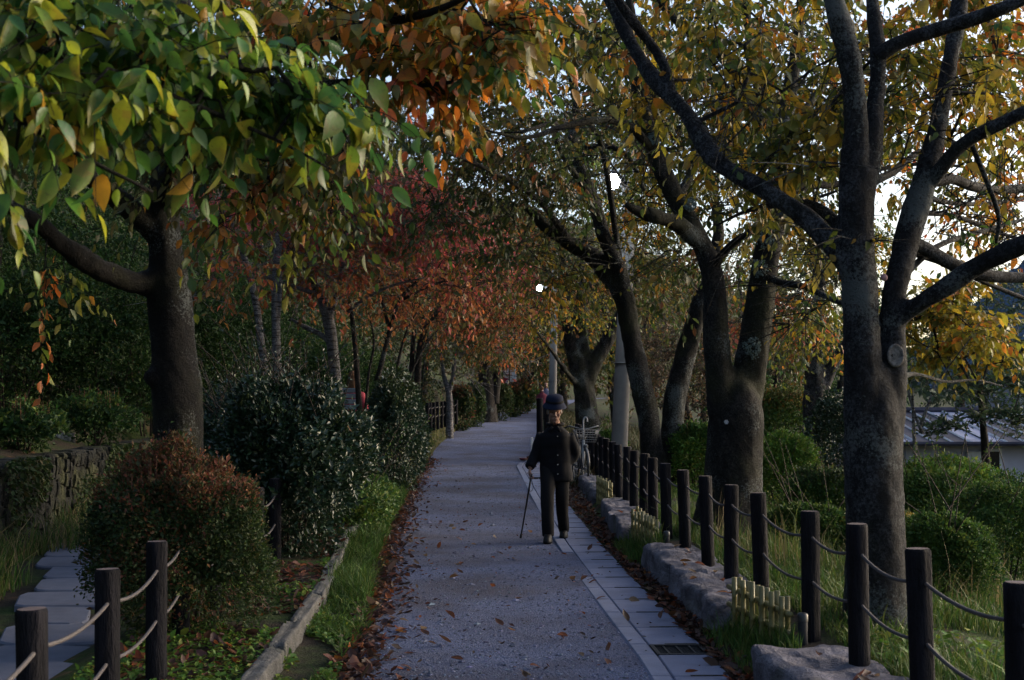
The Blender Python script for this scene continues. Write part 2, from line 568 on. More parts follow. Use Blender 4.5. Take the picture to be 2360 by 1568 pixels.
def rock(size, seed, nd=3, p=6, amp=.12, freq=2.5):
    V, Q = _CS[nd]
    r = (np.abs(V) ** p).sum(-1) ** (1 / p)
    W = V / r[:, None]
    d = 1 + amp * wob(W, freq * .7, seed) + amp * .35 * wob(W, freq * 2.6, seed + 3)
    return W * d[:, None] * np.asarray(size) / 2, Q
def stone_mat(name, dark, pale, lich=.4, sc=1.0):
    m = N(name)
    a = m.noise(5 * sc, 6, .7); b = m.noise(40 * sc, 5, .7); c0 = m.noise(2.2, 3, .5)
    c = m.ramp(a, [(.32, dark), (.68, pale)])
    c = m.mix(m.ramp(b, [(.5, (0, 0, 0)), (.7, (.5, .5, .5))]), c, tuple(v * .45 for v in dark))
    c = m.mix(m.ramp(c0, [(.62 - .15 * lich, (0, 0, 0)), (.74 - .15 * lich, (.7, .7, .7))]), c, (.075, .08, .04))
    m.color(c); m.rough(.92, .2); m.bump(m.math('ADD', a, b), .9, .03)
    return m.m
M_ROCK = stone_mat('rough_granite', (.06, .056, .068), (.24, .225, .26), .15)
M_KERB = stone_mat('old_kerb_granite', (.07, .068, .064), (.21, .20, .185), .4)
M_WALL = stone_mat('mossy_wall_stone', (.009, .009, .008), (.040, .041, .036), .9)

# big edging blocks on the fence side, each its own stone
wallr = thing('stone_edging', None, None, (1.5, 9, 0)); tag(wallr, kind='structure')
for i, (ya, yb) in enumerate([(3.6, 5.25), (5.3, 7.1), (8.45, 9.9), (9.95, 11.95), (13.6, 15.3), (15.35, 17.2), (18.9, 20.6), (20.65, 22.6), (24.2, 26.4)]):
    yc = (ya + yb) / 2
    xf = float(XF(yc))
    x0 = xf - np.interp(yc, [6.2, 9.2, 11, 15, 21], [.42, .36, .33, .33, .3]); x1 = xf + .12
    yaw = math.atan2(float(XF(yb) - XF(ya)), yb - ya)
    V, Q = rock((x1 - x0, yb - ya, .44), 20 + i, 24, 13, .045, 3.2)
    V += .011 * np.stack([wob(V, 14, i), .5 * wob(V, 11, i + 7), .8 * wob(V, 17, i + 9)], -1) + .007 * np.stack([wob(V, 38, i + 2), wob(V, 44, i + 5), .7 * wob(V, 41, i + 11)], -1)
    V[:, 2] += np.where(V[:, 2] > 0, .012 * wob(V, 9, i), 0)
    V[:, 0] += np.where(V[:, 0] < 0, .035 * wob(V, 5, i + 40), 0)
    V = V @ np.array([[math.cos(yaw), -math.sin(yaw), 0], [math.sin(yaw), math.cos(yaw), 0], [0, 0, 1]])
    V += np.array([(x0 + x1) / 2, yc, float(gz(xf - 1, yc)) + .005])
    obj('stone', V, [Q], M_ROCK, wallr, False)

# low kerb on the left
kerb = thing('kerb', None, None, (-1.5, 9, 0)); tag(kerb, kind='structure')
y0, i = 5.4, 0
while y0 < 36:
    L = random.uniform(.75, 1.15)
    yc = y0 + L / 2
    if not (16.4 < yc < 18.5):
        xk = float(XL(yc)) - .405
        yaw = math.atan2(float(XL(yc + .5) - XL(yc - .5)), 1.0)
        V, Q = rock((.10 + random.uniform(-.01, .012), L - .012, .24), 60 + i, 3 if yc > 14 else 12, 14, .05, 3)
        V += .006 * np.stack([wob(V, 30, i), .5 * wob(V, 20, i + 7), .8 * wob(V, 34, i + 9)], -1)
        c, s_ = math.cos(yaw), math.sin(yaw)
        V = V @ np.array([[c, -s_, 0], [s_, c, 0], [0, 0, 1]])
        V += np.array([xk, yc, float(gz(XL(yc) + .3, yc)) + .03 + random.uniform(-.012, .012) + float(np.interp(yc, [20, 36], [0, .25]))])
        obj('kerb_stone', V, [Q], M_KERB, kerb)
    y0 += L; i += 1

# flagstones of the footpath beyond the left fence
flag = thing('footpath', None, None, (-3.3, 9, 0)); tag(flag, kind='structure')
M_FLAG = concrete('flagstone', (.12, .128, .17), 7)
for i in range(15):
    yc = 6.2 + i * .735
    w = random.uniform(.5, .74); off = random.uniform(-.07, .07)
    xc = -2.35 - (yc - 6.2) * .285 + off
    n = 11
    a = np.linspace(0, 2 * math.pi, n, endpoint=False) + random.uniform(0, .5)
    rr = 1 + np.array([random.uniform(-.13, .03) for _ in a])
    px = np.sign(np.cos(a)) * np.abs(np.cos(a)) ** .35 * w / 2 * rr
    py = np.sign(np.sin(a)) * np.abs(np.sin(a)) ** .3 * .36 * rr
    px = px - py * .285
    zt = float(gz(xc, yc)) + .035
    V = np.vstack([np.stack([px + xc, py + yc, np.full(n, zt - .09)], -1), np.stack([px + xc, py + yc, np.full(n, zt - .012)], -1), np.stack([px * .96 + xc, py * .96 + yc, np.full(n, zt)], -1), [[xc, yc, zt]]])
    Q = [[k * n + j, k * n + (j + 1) % n, (k + 1) * n + (j + 1) % n, (k + 1) * n + j] for k in range(2) for j in range(n)]
    T = [[2 * n + j, 2 * n + (j + 1) % n, 3 * n] for j in range(n)]
    obj('flagstone', V, [np.array(Q), np.array(T)], M_FLAG, flag, False)

# the rough stone wall on the far side, stone by stone
wl = thing('stone_wall', 'dark mossy dry stone wall below the wooded bank at far left', 'wall', (-5.2, 14, 0))
variants = []
for s in range(6):
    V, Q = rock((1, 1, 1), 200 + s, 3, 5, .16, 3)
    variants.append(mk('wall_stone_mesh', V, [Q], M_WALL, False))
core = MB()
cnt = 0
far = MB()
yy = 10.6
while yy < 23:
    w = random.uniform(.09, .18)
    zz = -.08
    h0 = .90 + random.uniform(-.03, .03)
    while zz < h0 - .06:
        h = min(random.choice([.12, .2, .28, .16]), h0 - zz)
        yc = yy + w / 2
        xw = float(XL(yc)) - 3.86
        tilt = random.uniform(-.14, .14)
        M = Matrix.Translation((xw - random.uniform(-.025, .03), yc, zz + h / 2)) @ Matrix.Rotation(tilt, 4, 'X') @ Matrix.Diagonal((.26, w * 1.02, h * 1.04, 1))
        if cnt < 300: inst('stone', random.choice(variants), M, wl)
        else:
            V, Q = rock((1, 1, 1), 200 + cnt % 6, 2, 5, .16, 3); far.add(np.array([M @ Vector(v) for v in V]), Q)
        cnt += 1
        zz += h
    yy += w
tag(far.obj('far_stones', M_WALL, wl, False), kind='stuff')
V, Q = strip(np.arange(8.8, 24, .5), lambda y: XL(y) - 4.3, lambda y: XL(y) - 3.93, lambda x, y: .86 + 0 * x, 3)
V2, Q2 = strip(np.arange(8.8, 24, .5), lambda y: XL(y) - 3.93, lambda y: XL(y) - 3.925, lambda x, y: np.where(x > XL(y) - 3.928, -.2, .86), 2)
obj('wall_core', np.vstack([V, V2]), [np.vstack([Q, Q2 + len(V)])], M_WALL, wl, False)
# capping stones along its top
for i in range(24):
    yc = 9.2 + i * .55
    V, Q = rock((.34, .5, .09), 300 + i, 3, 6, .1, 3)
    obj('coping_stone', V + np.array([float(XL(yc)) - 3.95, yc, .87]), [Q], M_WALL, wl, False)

# row of short pale logs on the bank above the wall
M_PALE = plain('pale_wood', (.42, .36, .30), .85, .2, .3, 12, .3)
lf = thing('log_edging', 'short row of pale upright logs on the bank above the dark wall', 'edging', P(110, 1010, 17))
for i in range(15):
    x = 50 + i * 8.6
    p = P(x, 1022, 17.0)
    h = random.uniform(.10, .14)
    mb = MB().tube([p, p + [0, 0, h * .9], p + [0, 0, h]], [.026, .025, .018], 7)
    mb.obj('log', M_PALE, lf, True)
# ------------------------------------------------------------------ houses and hill to the right
M_ROOF = plain('grey_sheet_roof', (.24, .255, .35), .75, .2, .35, 3, .15)
M_ROOF2 = plain('rusted_sheet_roof', (.045, .045, .065), .8, .15, .4, 3, .15)
M_PLASTER = plain('grey_plaster', (.40, .40, .50), .9, .2, .12, 2, .2)
M_FRAMEW = plain('white_frame', (.6, .6, .62), .6, .3, .1)
M_GLASS = N('dark_glass'); M_GLASS.color((.008, .009, .011)); M_GLASS.rough(.12, .5); M_GLASS = M_GLASS.m
M_TILE = plain('dark_tile_roof', (.06, .062, .07), .6, .4, .3, 6, .2)
d0 = 28.0
A = P(2060, 1016, d0); B = P(2600, 1034, d0); Ct = P(2040, 948, d0 + 4.0)
ze = A[2]
hz = -2.4
house = thing('metal_roofed_house', 'low grey house with seamed sheet metal roof below the hedge', 'house', (A[0], d0, hz))
obj('wall', *MB().box(((A[0] + B[0]) / 2 + .1, d0 + 3.6, (ze + hz) / 2 - .04), (B[0] - A[0] - .5, 6.6, ze - hz - .06)).arr(), M_PLASTER, house, False)
npan = 13
dx = (B[0] - A[0]) / npan
rise = Ct[2] - ze
sl = rise / 4.0
th = math.atan(sl)
for i in range(npan):
    xa, xb = A[0] + i * dx, A[0] + (i + 1) * dx
    for k in range(2):                                  # each sheet ends at a lap halfway up
        ya, yb = d0 - .35 + k * 2.1, d0 - .35 + k * 2.1 + 2.2
        za, zb = ze + (ya - d0) * sl + .012 * (1 - k), ze + (yb - d0) * sl + .012 * (1 - k)
        V = np.array([[xa + .01, ya, za], [xb - .01, ya, za], [xb - .01, yb, zb], [xa + .01, yb, zb]])
        V = np.vstack([V - [0, 0, .02], V])
        Q = [[3, 2, 1, 0], [4, 5, 6, 7], [0, 1, 5, 4], [1, 2, 6, 5], [2, 3, 7, 6], [3, 0, 4, 7]]
        obj('roof_sheet', V, [np.array(Q)], M_ROOF2 if (i * 7 + k * 3) % 5 in (1, 2, 4) else M_ROOF, house, False)
    V, Q, T = tube([[xa, d0 - .36, ze - .36 * sl + .02], [xa, d0 + 3.9, ze + 3.9 * sl + .02]], .028, 4)
    obj('roof_seam', V, [Q, T], M_FRAMEW, house, False)
obj('back_roof', *MB().add([[A[0], d0 + 3.9, Ct[2]], [B[0], d0 + 3.9, Ct[2]], [B[0], d0 + 7.6, ze], [A[0], d0 + 7.6, ze]], [[0, 1, 2, 3]]).arr(), M_ROOF2, house, False)
obj('ridge_cap', *MB().tube([[A[0] - .1, d0 + 3.9, Ct[2] + .03], [B[0], d0 + 3.9, Ct[2] + .03]], .08, 6).arr(), M_ROOF2, house, False)
obj('eaves_gutter', *MB().tube([[A[0] - .1, d0 - .4, ze - .05], [B[0], d0 - .4, ze - .05]], .05, 6).arr(), M_ROOF2, house, False)
w0, w1 = P(2278, 1042, d0), P(2312, 1084, d0)
win = obj('window', *MB().box(((w0[0] + w1[0]) / 2, d0 + .26, (w0[2] + w1[2]) / 2), (w1[0] - w0[0] + .12, .10, w0[2] - w1[2] + .12)).arr(), M_FRAMEW, house, False)
obj('pane', *MB().box(((w0[0] + w1[0]) / 2, d0 + .235, (w0[2] + w1[2]) / 2), (w1[0] - w0[0], .08, w0[2] - w1[2])).arr(), M_GLASS, win, False)
s0, s1 = P(2262, 1042, d0), P(2276, 1086, d0)
obj('shutter', *MB().box(((s0[0] + s1[0]) / 2 - .12, d0 + .25, (s0[2] + s1[2]) / 2), (.36, .06, s0[2] - s1[2]), 0, .01).arr(), M_FRAMEW, house, False)

# far neighbour whose corner shows at the right edge
d1 = 40.0
a, b = P(2322, 862, d1), P(2330, 925, d1)
h2 = thing('tiled_house', 'pale house with dark tiled roof showing at the right edge', 'house', (a[0], d1, -2.5))
obj('wall', *MB().box((a[0] + 3.3, d1 + 3, (a[2] - 2.5) / 2 - .2), (5.8, 6, a[2] + 2.3)).arr(), M_PLASTER, h2, False)
rf = MB()
for k in range(7):
    rf.box((a[0] + 3.2, d1 - .3 + k * .45, a[2] + .02 + k * .17), (6.6, .5, .09))
rf.obj('roof', M_TILE, h2, False)
for k in range(4):
    z = a[2] - .35 - k * .22
    obj('cladding_board', *MB().box((a[0] + 3.3, d1 - .03, z), (5.9, .04, .17)).arr(), M_FRAMEW, h2, False)
obj('corner_post', *MB().box((a[0] + .55, d1 - .06, (a[2] - 2.5) / 2 - .1), (.16, .12, a[2] + 2.3)).arr(), M_TILE, h2, False)

# wooded hill on the horizon, right
def hill_z(x, y):
    h = np.zeros_like(x)
    for cx, cy, rx, ry, hh in ((205, 420, 62, 90, 66), (310, 460, 120, 120, 92), (60, 520, 90, 90, 26), (-120, 560, 160, 120, 70), (20, 620, 220, 90, 44)):
        h = np.maximum(h, hh * np.exp(-((x - cx) / rx) ** 2 - ((y - cy) / ry) ** 2))
    return h - 3 + 3.5 * wob(np.stack([x, y, 0 * x], -1), .12) + 1.8 * wob(np.stack([x, y, 0 * x], -1), .35)
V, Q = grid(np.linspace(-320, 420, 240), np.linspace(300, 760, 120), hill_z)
m = N('haze_tinted_forest'); f = m.noise(.25, 6, .7)
m.color(m.ramp(f, [(.3, (.03, .055, .085)), (.7, (.09, .14, .22))])); m.rough(1, .1); m.bump(f, 1, 3)  # blue of distant haze is mixed into the forest colour; no air is modelled
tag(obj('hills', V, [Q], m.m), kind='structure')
# ------------------------------------------------------------------ foliage kit
def nrm(v): return v / (np.linalg.norm(v, axis=-1, keepdims=True) + 1e-9)

def leaf_fine(w=.52, curl=.14, fold=.16, bend=0.0):
    """pointed cherry leaf along +x, length 1, seen from +z; 22 triangles"""
    st = [0, .12, .3, .5, .68, .83, .93, 1.0]
    wd = [0, .30, .47, .49, .37, .20, .075, 0]
    V = []; T = []
    for s, ww in zip(st, wd):
        z = -curl * s * s * 1.4
        yb = bend * s * s
        if ww == 0: V.append([s, yb, z])
        else: V += [[s, yb - ww * w, z + fold * ww], [s, yb, z], [s, yb + ww * w, z + fold * ww]]
    idx = []; k = 0
    for ww in wd:
        if ww == 0: idx.append((k,)); k += 1
        else: idx.append((k, k + 1, k + 2)); k += 3
    for a, b in zip(idx[:-1], idx[1:]):
        if len(a) == 1: T += [[a[0], b[0], b[1]], [a[0], b[1], b[2]]]
        elif len(b) == 1: T += [[a[0], b[0], a[1]], [a[1], b[0], a[2]]]
        else: T += [[a[0], b[0], b[1]], [a[0], b[1], a[1]], [a[1], b[1], b[2]], [a[1], b[2], a[2]]]
    return np.array(V), np.array(T)
def leaf_mid(w=.5, curl=.2, fold=.2):
    V = np.array([[0, 0, 0], [.35, -w * .5, fold * .5 - .03], [.72, -w * .36, fold * .4 - curl * .5], [1, 0, -curl], [.72, w * .36, fold * .4 - curl * .5], [.35, w * .5, fold * .5 - .03], [.5, 0, -curl * .25]])
    T = np.array([[0, 1, 6], [1, 2, 6], [2, 3, 6], [3, 4, 6], [4, 5, 6], [5, 0, 6]])
    return V, T
def leaf_low(w=.5, fold=.2, curl=.1):
    return np.array([[0, 0, 0], [.45, -w * .5, fold * .5], [1, 0, -curl], [.45, w * .5, fold * .5]]), np.array([[0, 1, 2], [0, 2, 3]])

PAL = {
 'near': [((.035, .10, .022), 4), ((.055, .13, .022), 4), ((.11, .18, .02), 4), ((.22, .24, .018), 2.6), ((.34, .18, .02), .2)],
 'orange': [((.38, .125, .018), 4.2), ((.27, .14, .02), 3), ((.13, .125, .02), 4), ((.05, .10, .02), 3), ((.30, .20, .02), 1.2), ((.36, .08, .03), .7)],
 'olive': [((.075, .085, .02), 4), ((.10, .085, .025), 3), ((.05, .075, .02), 3), ((.22, .12, .02), 1.2), ((.15, .06, .025), .5)],
 'deep': [((.035, .055, .016), 5), ((.055, .065, .018), 3), ((.09, .08, .02), 1.5), ((.2, .09, .02), .5)],
 'mixlow': [((.045, .085, .02), 3), ((.11, .13, .02), 4), ((.17, .16, .02), 2), ((.30, .12, .02), 1.4), ((.34, .10, .02), .6)],
 'red': [((.42, .075, .07), 4), ((.32, .07, .07), 3), ((.42, .13, .05), 2), ((.20, .08, .05), 1.6), ((.12, .09, .035), 1)],
 'rust': [((.34, .11, .035), 3), ((.22, .10, .035), 3), ((.13, .11, .03), 3), ((.36, .08, .05), 1.4)],
 'yellow': [((.30, .19, .02), 2.5), ((.19, .16, .022), 3), ((.11, .12, .02), 3), ((.34, .13, .02), 1.0), ((.06, .09, .02), 2)],
 'golden': [((.30, .20, .02), 4), ((.21, .18, .022), 3.5), ((.36, .13, .02), .6), ((.12, .13, .02), 2.5)],
 'dark': [((.020, .050, .014), 5), ((.030, .068, .016), 4), ((.05, .085, .018), 2)],
 'green': [((.04, .085, .02), 4), ((.065, .12, .022), 3), ((.11, .15, .026), 1.5)],
 'azalea': [((.028, .05, .016), 5), ((.045, .07, .018), 3), ((.07, .06, .02), 1)],
 'azalea_top': [((.16, .055, .03), 4), ((.11, .06, .025), 3), ((.05, .06, .02), 3), ((.2, .09, .03), 1)],
 'camellia': [((.018, .040, .020), 5), ((.026, .052, .024), 3), ((.04, .06, .02), 1)],
 'lime': [((.07, .145, .022), 4), ((.11, .185, .028), 3), ((.16, .19, .025), 1.5)],
 'teal': [((.03, .055, .035), 3), ((.045, .07, .04), 3), ((.06, .08, .035), 1)],
 'brown': [((.11, .075, .045), 3), ((.16, .10, .06), 2), ((.08, .06, .03), 3), ((.07, .08, .03), 2)],
 'litter': [((.11, .042, .026), 4), ((.065, .033, .025), 5), ((.18, .06, .025), 1.8), ((.15, .09, .06), 1.0), ((.04, .024, .02), 5), ((.24, .08, .025), .5)],
}
def pick(name, n, r=rng):
    c = np.array([p[0] for p in PAL[name]]); w = np.array([p[1] for p in PAL[name]], dtype=float)
    return r.choice(len(c), n, p=w / w.sum()), c
def colours(name, group, n_group, r=rng, coh=.55):
    """a colour per leaf; leaves of one spray lean to one hue"""
    n = len(group)
    gi, c = pick(name, n_group, r)
    li, _ = pick(name, n, r)
    use = r.random(n) < coh
    out = c[np.where(use, gi[group], li)]
    if name in ('near', 'orange', 'mixlow', 'red', 'rust', 'yellow', 'golden'): out = np.minimum(out * 1.28, .6)
    return out * np.exp(r.normal(0, .18, n))[:, None] * np.exp(r.normal(0, .07, (n, 3)))

M_LEAF = leaf_mat('leaf', .45, .45, .3)
M_LEAF_NEAR = leaf_mat('leaf_near', .40, .45, .4)
M_LEAF_GLOSS = leaf_mat('leaf_glossy', .36, .14, .45, False)
M_LEAF_MATT = leaf_mat('leaf_matt', .6, .3, .25, False)
M_TWIG = plain('twig', (.05, .038, .03), .85, .2, .3, 10)

def leaf_frames(d, r, up=.8, rand=.7):
    """rotation matrices: x along the leaf, z its upper face"""
    n0 = r.normal(size=d.shape) * rand + np.array([0, 0, up])
    y = nrm(np.cross(n0, d)); z = np.cross(d, y)
    return np.stack([d, y, z], -1)

LEAF_TMPL = {}
def near_templates(key, pal):
    """shared leaf meshes: three shapes in each colour of a palette"""
    if key not in LEAF_TMPL:
        out = []
        for (c, w) in PAL[pal]:
            for (ww, cu, fo, be) in ((.50, .16, .18, .03), (.56, .30, .10, -.05), (.44, .08, .30, .06)):
                for br in (.8, 1.2):
                    V, T = leaf_fine(ww, cu, fo, be)
                    # the leaves turn yellow or rusty from the tip and one edge inwards
                    cx = V[T].mean(1); k = np.clip((cx[:, 0] - .55) * 1.5 + .8 * wob(cx, 5, len(out)), 0, .75)[:, None]
                    fc = np.array(c) * br * (1 - k) + np.array((.24, .19, .02) if br > 1 else (.16, .10, .02)) * k
                    out.append(mk('leaf_mesh', V, [T], M_LEAF_NEAR, True, np.minimum(fc * 1.28, .6)))
        LEAF_TMPL[key] = out
    return LEAF_TMPL[key]

def grown(mb, voxel, seed):
    """limbs grown together at their forks, with ridged bark"""
    V, f = mb.arr()
    o = bpy.data.objects.new('tmp', mk('tmp', V, f, None)); COL.objects.link(o)
    a = o.modifiers.new('r', 'REMESH'); a.mode = 'VOXEL'; a.voxel_size = voxel
    b = o.modifiers.new('s', 'SMOOTH'); b.factor = .5; b.iterations = 5
    me = bpy.data.meshes.new_from_object(o.evaluated_get(bpy.context.evaluated_depsgraph_get()))
    bpy.data.objects.remove(o)
    n = len(me.vertices)
    co = np.zeros(n * 3, np.float32); me.vertices.foreach_get('co', co); co = co.reshape(-1, 3).astype(float)
    nr = np.zeros(n * 3, np.float32); me.vertex_normals.foreach_get('vector', nr); nr = nr.reshape(-1, 3)
    k = .55 * wob(co * np.array([1, 1, .4]), 16, seed) + .45 * wob(co, 34, seed + 1) + .5 * wob(co, 6, seed + 2)
    co += nr * (voxel * .42 * k + .010 * wob(co * np.array([1, 1, .6]), 9, seed + 4) + .014 * np.clip(wob(co, 5, seed + 5) - .35, 0, 1))[:, None]
    nl = len(me.loops); li = np.zeros(nl, np.int32); me.loops.foreach_get('vertex_index', li)
    ls = np.zeros(len(me.polygons), np.int32); me.polygons.foreach_get('loop_total', ls)
    q = li.reshape(-1, 4) if (ls == 4).all() else np.array([list(p.vertices) for p in me.polygons if len(p.vertices) == 4])
    bpy.data.meshes.remove(me)
    return co, q, []

# lit lamps stand clear of foliage: (x, y, depth, clear radius) of the opening in front of each
LAMPS = [(1413, 420, 23.6, 30), (1243, 665, 51, 11)]
class Tree:
    def __init__(s, name, label, cat, base, bark, group=None, seed=1, vox=0):
        s.o = thing(name, label, cat, base, group)
        s.bark = bark; s.r = np.random.default_rng(seed)
        s.vox = vox; s.thick = MB()
        s.trunk = MB(); s.nodes = []; s.par = []; s.fix = []
        s.L = []                 # leaf batches
        s.seed = seed; s.base = np.asarray(base, dtype=float)
    def limb(s, pts, rad=None, sides=14, rough=.10, freq=5, px=True, per=4, graft=None):
        """a modelled limb; pts are (x, y, depth, radius) measured on the picture"""
        if px: W = np.array([np.append(P(*p[:3]), p[3]) for p in pts])
        else: W = np.array(pts, dtype=float)
        C = catmull(W, per)
        C[:, 3] = np.maximum(C[:, 3], .004)
        if s.vox and C[:, 3].max() > .05:
            k = C[:, 3] > .03
            s.thick.tube(C[k, :3], C[k, 3], sides, True, rough=rough, freq=freq / max(.08, C[0, 3]) * .12, seed=s.seed)
            s.trunk.tube(C[:, :3], C[:, 3] * .8, max(6, sides // 2), True)
        else:
            s.trunk.tube(C[:, :3], C[:, 3], sides, True, rough=rough, freq=freq / max(.08, C[0, 3]) * .12, seed=s.seed)
        for q in C[::1]:
            s.nodes.append(q[:3]); s.par.append(-1); s.fix.append(q[3])
        return s
    def grow(s, pts, step=.35, arch=.12, up=.25):
        """connect target points to the nearest part of the skeleton, thin branches"""
        pts = np.asarray(pts)
        if len(pts) == 0: return np.zeros((0, 3)), np.zeros((0, 3))
        nodes = np.array(s.nodes)
        dmin = np.min(np.linalg.norm(pts[:, None] - nodes[None], axis=-1), axis=1)
        start_new = len(s.nodes)
        tips, dirs = [], []
        buf = list(s.nodes)
        cap = len(buf) + len(pts) * 14 + 10
        A = np.zeros((cap, 3)); A[:len(buf)] = nodes
        W = np.ones(cap); n = len(buf)
        W[:n] = 1.0
        for k in np.argsort(dmin):
            p = pts[k]
            v = p - A[:n]
            d = np.sqrt((v * v).sum(1))
            cost = d * W[:n] + np.where(v[:, 2] < -.15 * d, .3 * d, 0)
            j = int(np.argmin(cost))
            q = A[j]; L = d[j]
            m = max(1, int(min(L / step, 10)))
            side = s.r.normal(size=3) * arch * .5 + np.array([0, 0, arch])
            prev = j; last = q
            for i in range(1, m + 1):
                t = i / m
                c = q + (p - q) * t + side * L * (4 * t * (1 - t)) * .6 + (s.r.normal(size=3) * .025 * L if i < m else 0)
                A[n] = c; s.nodes.append(c); s.par.append(prev); s.fix.append(0)
                W[n] = 1.0
                prev = n; n += 1
            dv = p - (A[s.par[prev]] if s.par[prev] >= 0 else q)
            tips.append(p); dirs.append(dv)
        return np.array(tips), nrm(np.array(dirs))
    def branches(s, tip_r=.0045, expo=2.4, rmax=.06, sides=5):
        n = len(s.nodes)
        acc = np.zeros(n); nch = np.zeros(n, int)
        rad = np.array(s.fix, dtype=float)
        for i in range(n - 1, -1, -1):
            if s.fix[i] == 0:
                rad[i] = max(tip_r, acc[i] ** (1 / expo)) if acc[i] > 0 else tip_r
                rad[i] = min(rad[i], rmax)
                if s.par[i] >= 0:
                    acc[s.par[i]] += rad[i] ** expo
        kids = {}
        for i in range(n):
            if s.fix[i] == 0: kids.setdefault(s.par[i], []).append(i)
        nodes = np.array(s.nodes)
        stack = [(p, c) for p in kids for c in kids[p] if s.fix[p] > 0]
        while stack:
            p, c = stack.pop()
            chain = [p, c]
            while c in kids:
                ks = sorted(kids[c], key=lambda k: -rad[k])
                for k in ks[1:]: stack.append((c, k))
                c = ks[0]; chain.append(c)
            R = np.array([min(rad[k], rad[chain[1]] * 1.25) for k in chain])
            big = R[1] > .02
            s.trunk.tube(nodes[chain], R, 7 if big else sides, False)
    def sprays(s, tips, dirs, pal, leaf=.08, tw=4, nl=8, L=.4, droop=.5, spread=.8, shape='mid', hang=.7, twig_r=.0028, coh=.55, mat='leaf', size_var=.25):
        """twigs with alternate leaves at each branch tip"""
        r = s.r; n = len(tips)
        if n == 0: return
        d = nrm(np.repeat(dirs, tw, 0) * .8 + r.normal(size=(n * tw, 3)) * spread * np.array([1, 1, .55]))
        Ls = L * np.exp(r.normal(0, .28, n * tw))
        o = np.repeat(tips, tw, 0) + r.normal(size=(n * tw, 3)) * .03
        t = np.linspace(0, 1, 5)[None, :, None]
        pt = o[:, None] + d[:, None] * Ls[:, None, None] * t - np.array([0, 0, 1.]) * (droop * Ls[:, None, None] * t * t)
        if twig_r:
            a = np.array([0, 2.09, 4.19])
            u = nrm(np.cross(d, r.normal(size=d.shape))); w = np.cross(d, u)
            rr = twig_r * np.linspace(1.2, .5, 5)
            ring = u[:, None, None] * np.cos(a)[None, None, :, None] + w[:, None, None] * np.sin(a)[None, None, :, None]
            V = (pt[:, :, None] + ring * rr[None, :, None, None]).reshape(-1, 3)
            K = n * tw
            b = (np.arange(K) * 15)[:, None, None] + (np.arange(4) * 3)[None, :, None] + np.arange(3)[None, None, :]
            b2 = (np.arange(K) * 15)[:, None, None] + (np.arange(4) * 3)[None, :, None] + ((np.arange(3) + 1) % 3)[None, None, :]
            s.trunk.add(V, np.stack([b, b2, b2 + 3, b + 3], -1).reshape(-1, 4))
        K = n * tw
        tt = np.linspace(.12, 1.0, nl)[None, :] + r.uniform(-.05, .05, (K, nl))
        tt = np.clip(tt, 0, 1)[..., None]
        pos = o[:, None] + d[:, None] * Ls[:, None, None] * tt - np.array([0, 0, 1.]) * (droop * Ls[:, None, None] * tt * tt)
        tang = d[:, None] - np.array([0, 0, 1.]) * (2 * droop * tt)
        sidev = nrm(np.cross(np.broadcast_to(tang, pos.shape), np.array([0, 0, 1.]) + r.normal(size=pos.shape) * .3))
        alt = np.where(np.arange(nl) % 2 == 0, 1., -1.)[None, :, None]
        ld = nrm(nrm(tang) * .45 + sidev * alt * .75 + np.array([0, 0, -hang]) + r.normal(size=pos.shape) * .28)
        g = np.repeat(np.arange(n), tw * nl)
        pos = pos.reshape(-1, 3); ld = ld.reshape(-1, 3)
        R = leaf_frames(ld, r)
        sz = leaf * np.exp(r.normal(0, size_var, len(pos))) * 1.0
        pos = pos + ld * (leaf * .15)
        s.L.append([pos, R, sz, colours(pal, g, n, r, coh), shape, pal])
    def fill(s, vols, **kw):
        """vols: (x, y, depth, rx, ry, rdepth, count, palette) on the picture -> sprays of leaves there"""
        for (x, y, d, rx, ry, rd, cnt, pal, *more) in vols:
            u = s.r.normal(size=(cnt, 3)); u = nrm(u) * (s.r.random((cnt, 1)) ** (1 / 2.6))
            pts = np.array([P(x + a * rx, y + b * ry, d + c * rd) for a, b, c in u])
            k = dict(kw)
            if more: k.update(more[0])
            g = {q: k.pop(q) for q in ('step', 'arch') if q in k}
            t, dr = s.grow(pts, **g)
            s.sprays(t, dr, pal, **k)
        return s
    def fillw(s, vols, **kw):
        """as fill, but centres and radii in metres"""
        for (c, r3, cnt, pal, *more) in vols:
            u = s.r.normal(size=(cnt, 3)); u = nrm(u) * (s.r.random((cnt, 1)) ** (1 / 3.2))
            k = dict(kw)
            if more: k.update(more[0])
            g = {q: k.pop(q) for q in ('step', 'arch') if q in k}
            t, dr = s.grow(np.asarray(c) + u * np.asarray(r3), **g)
            s.sprays(t, dr, pal, **k)
        return s
    def finish(s, single=0, key=None, mat=None, crown_name='crown', minpx=20, rmax=.06):
        s.branches(rmax=rmax)
        if s.vox and s.thick.n: s.trunk.add(*grown(s.thick, s.vox, s.seed))
        s.trunk.obj('trunk', s.bark, s.o)
        if not s.L: return s.o
        for b in s.L:
            x, y, w = proj(b[0]); keep = np.ones(len(w), bool)
            keep &= ~((b[2] * F / np.maximum(w, .2) > 112) & (w > 0))
            for lx, ly, ld, lr in LAMPS: keep &= ~((np.hypot(x - lx, y - ly) < lr + .35 * F * b[2] / np.maximum(w, .3)) & (w < ld + .3))
            b[:4] = [a[keep] for a in b[:4]]
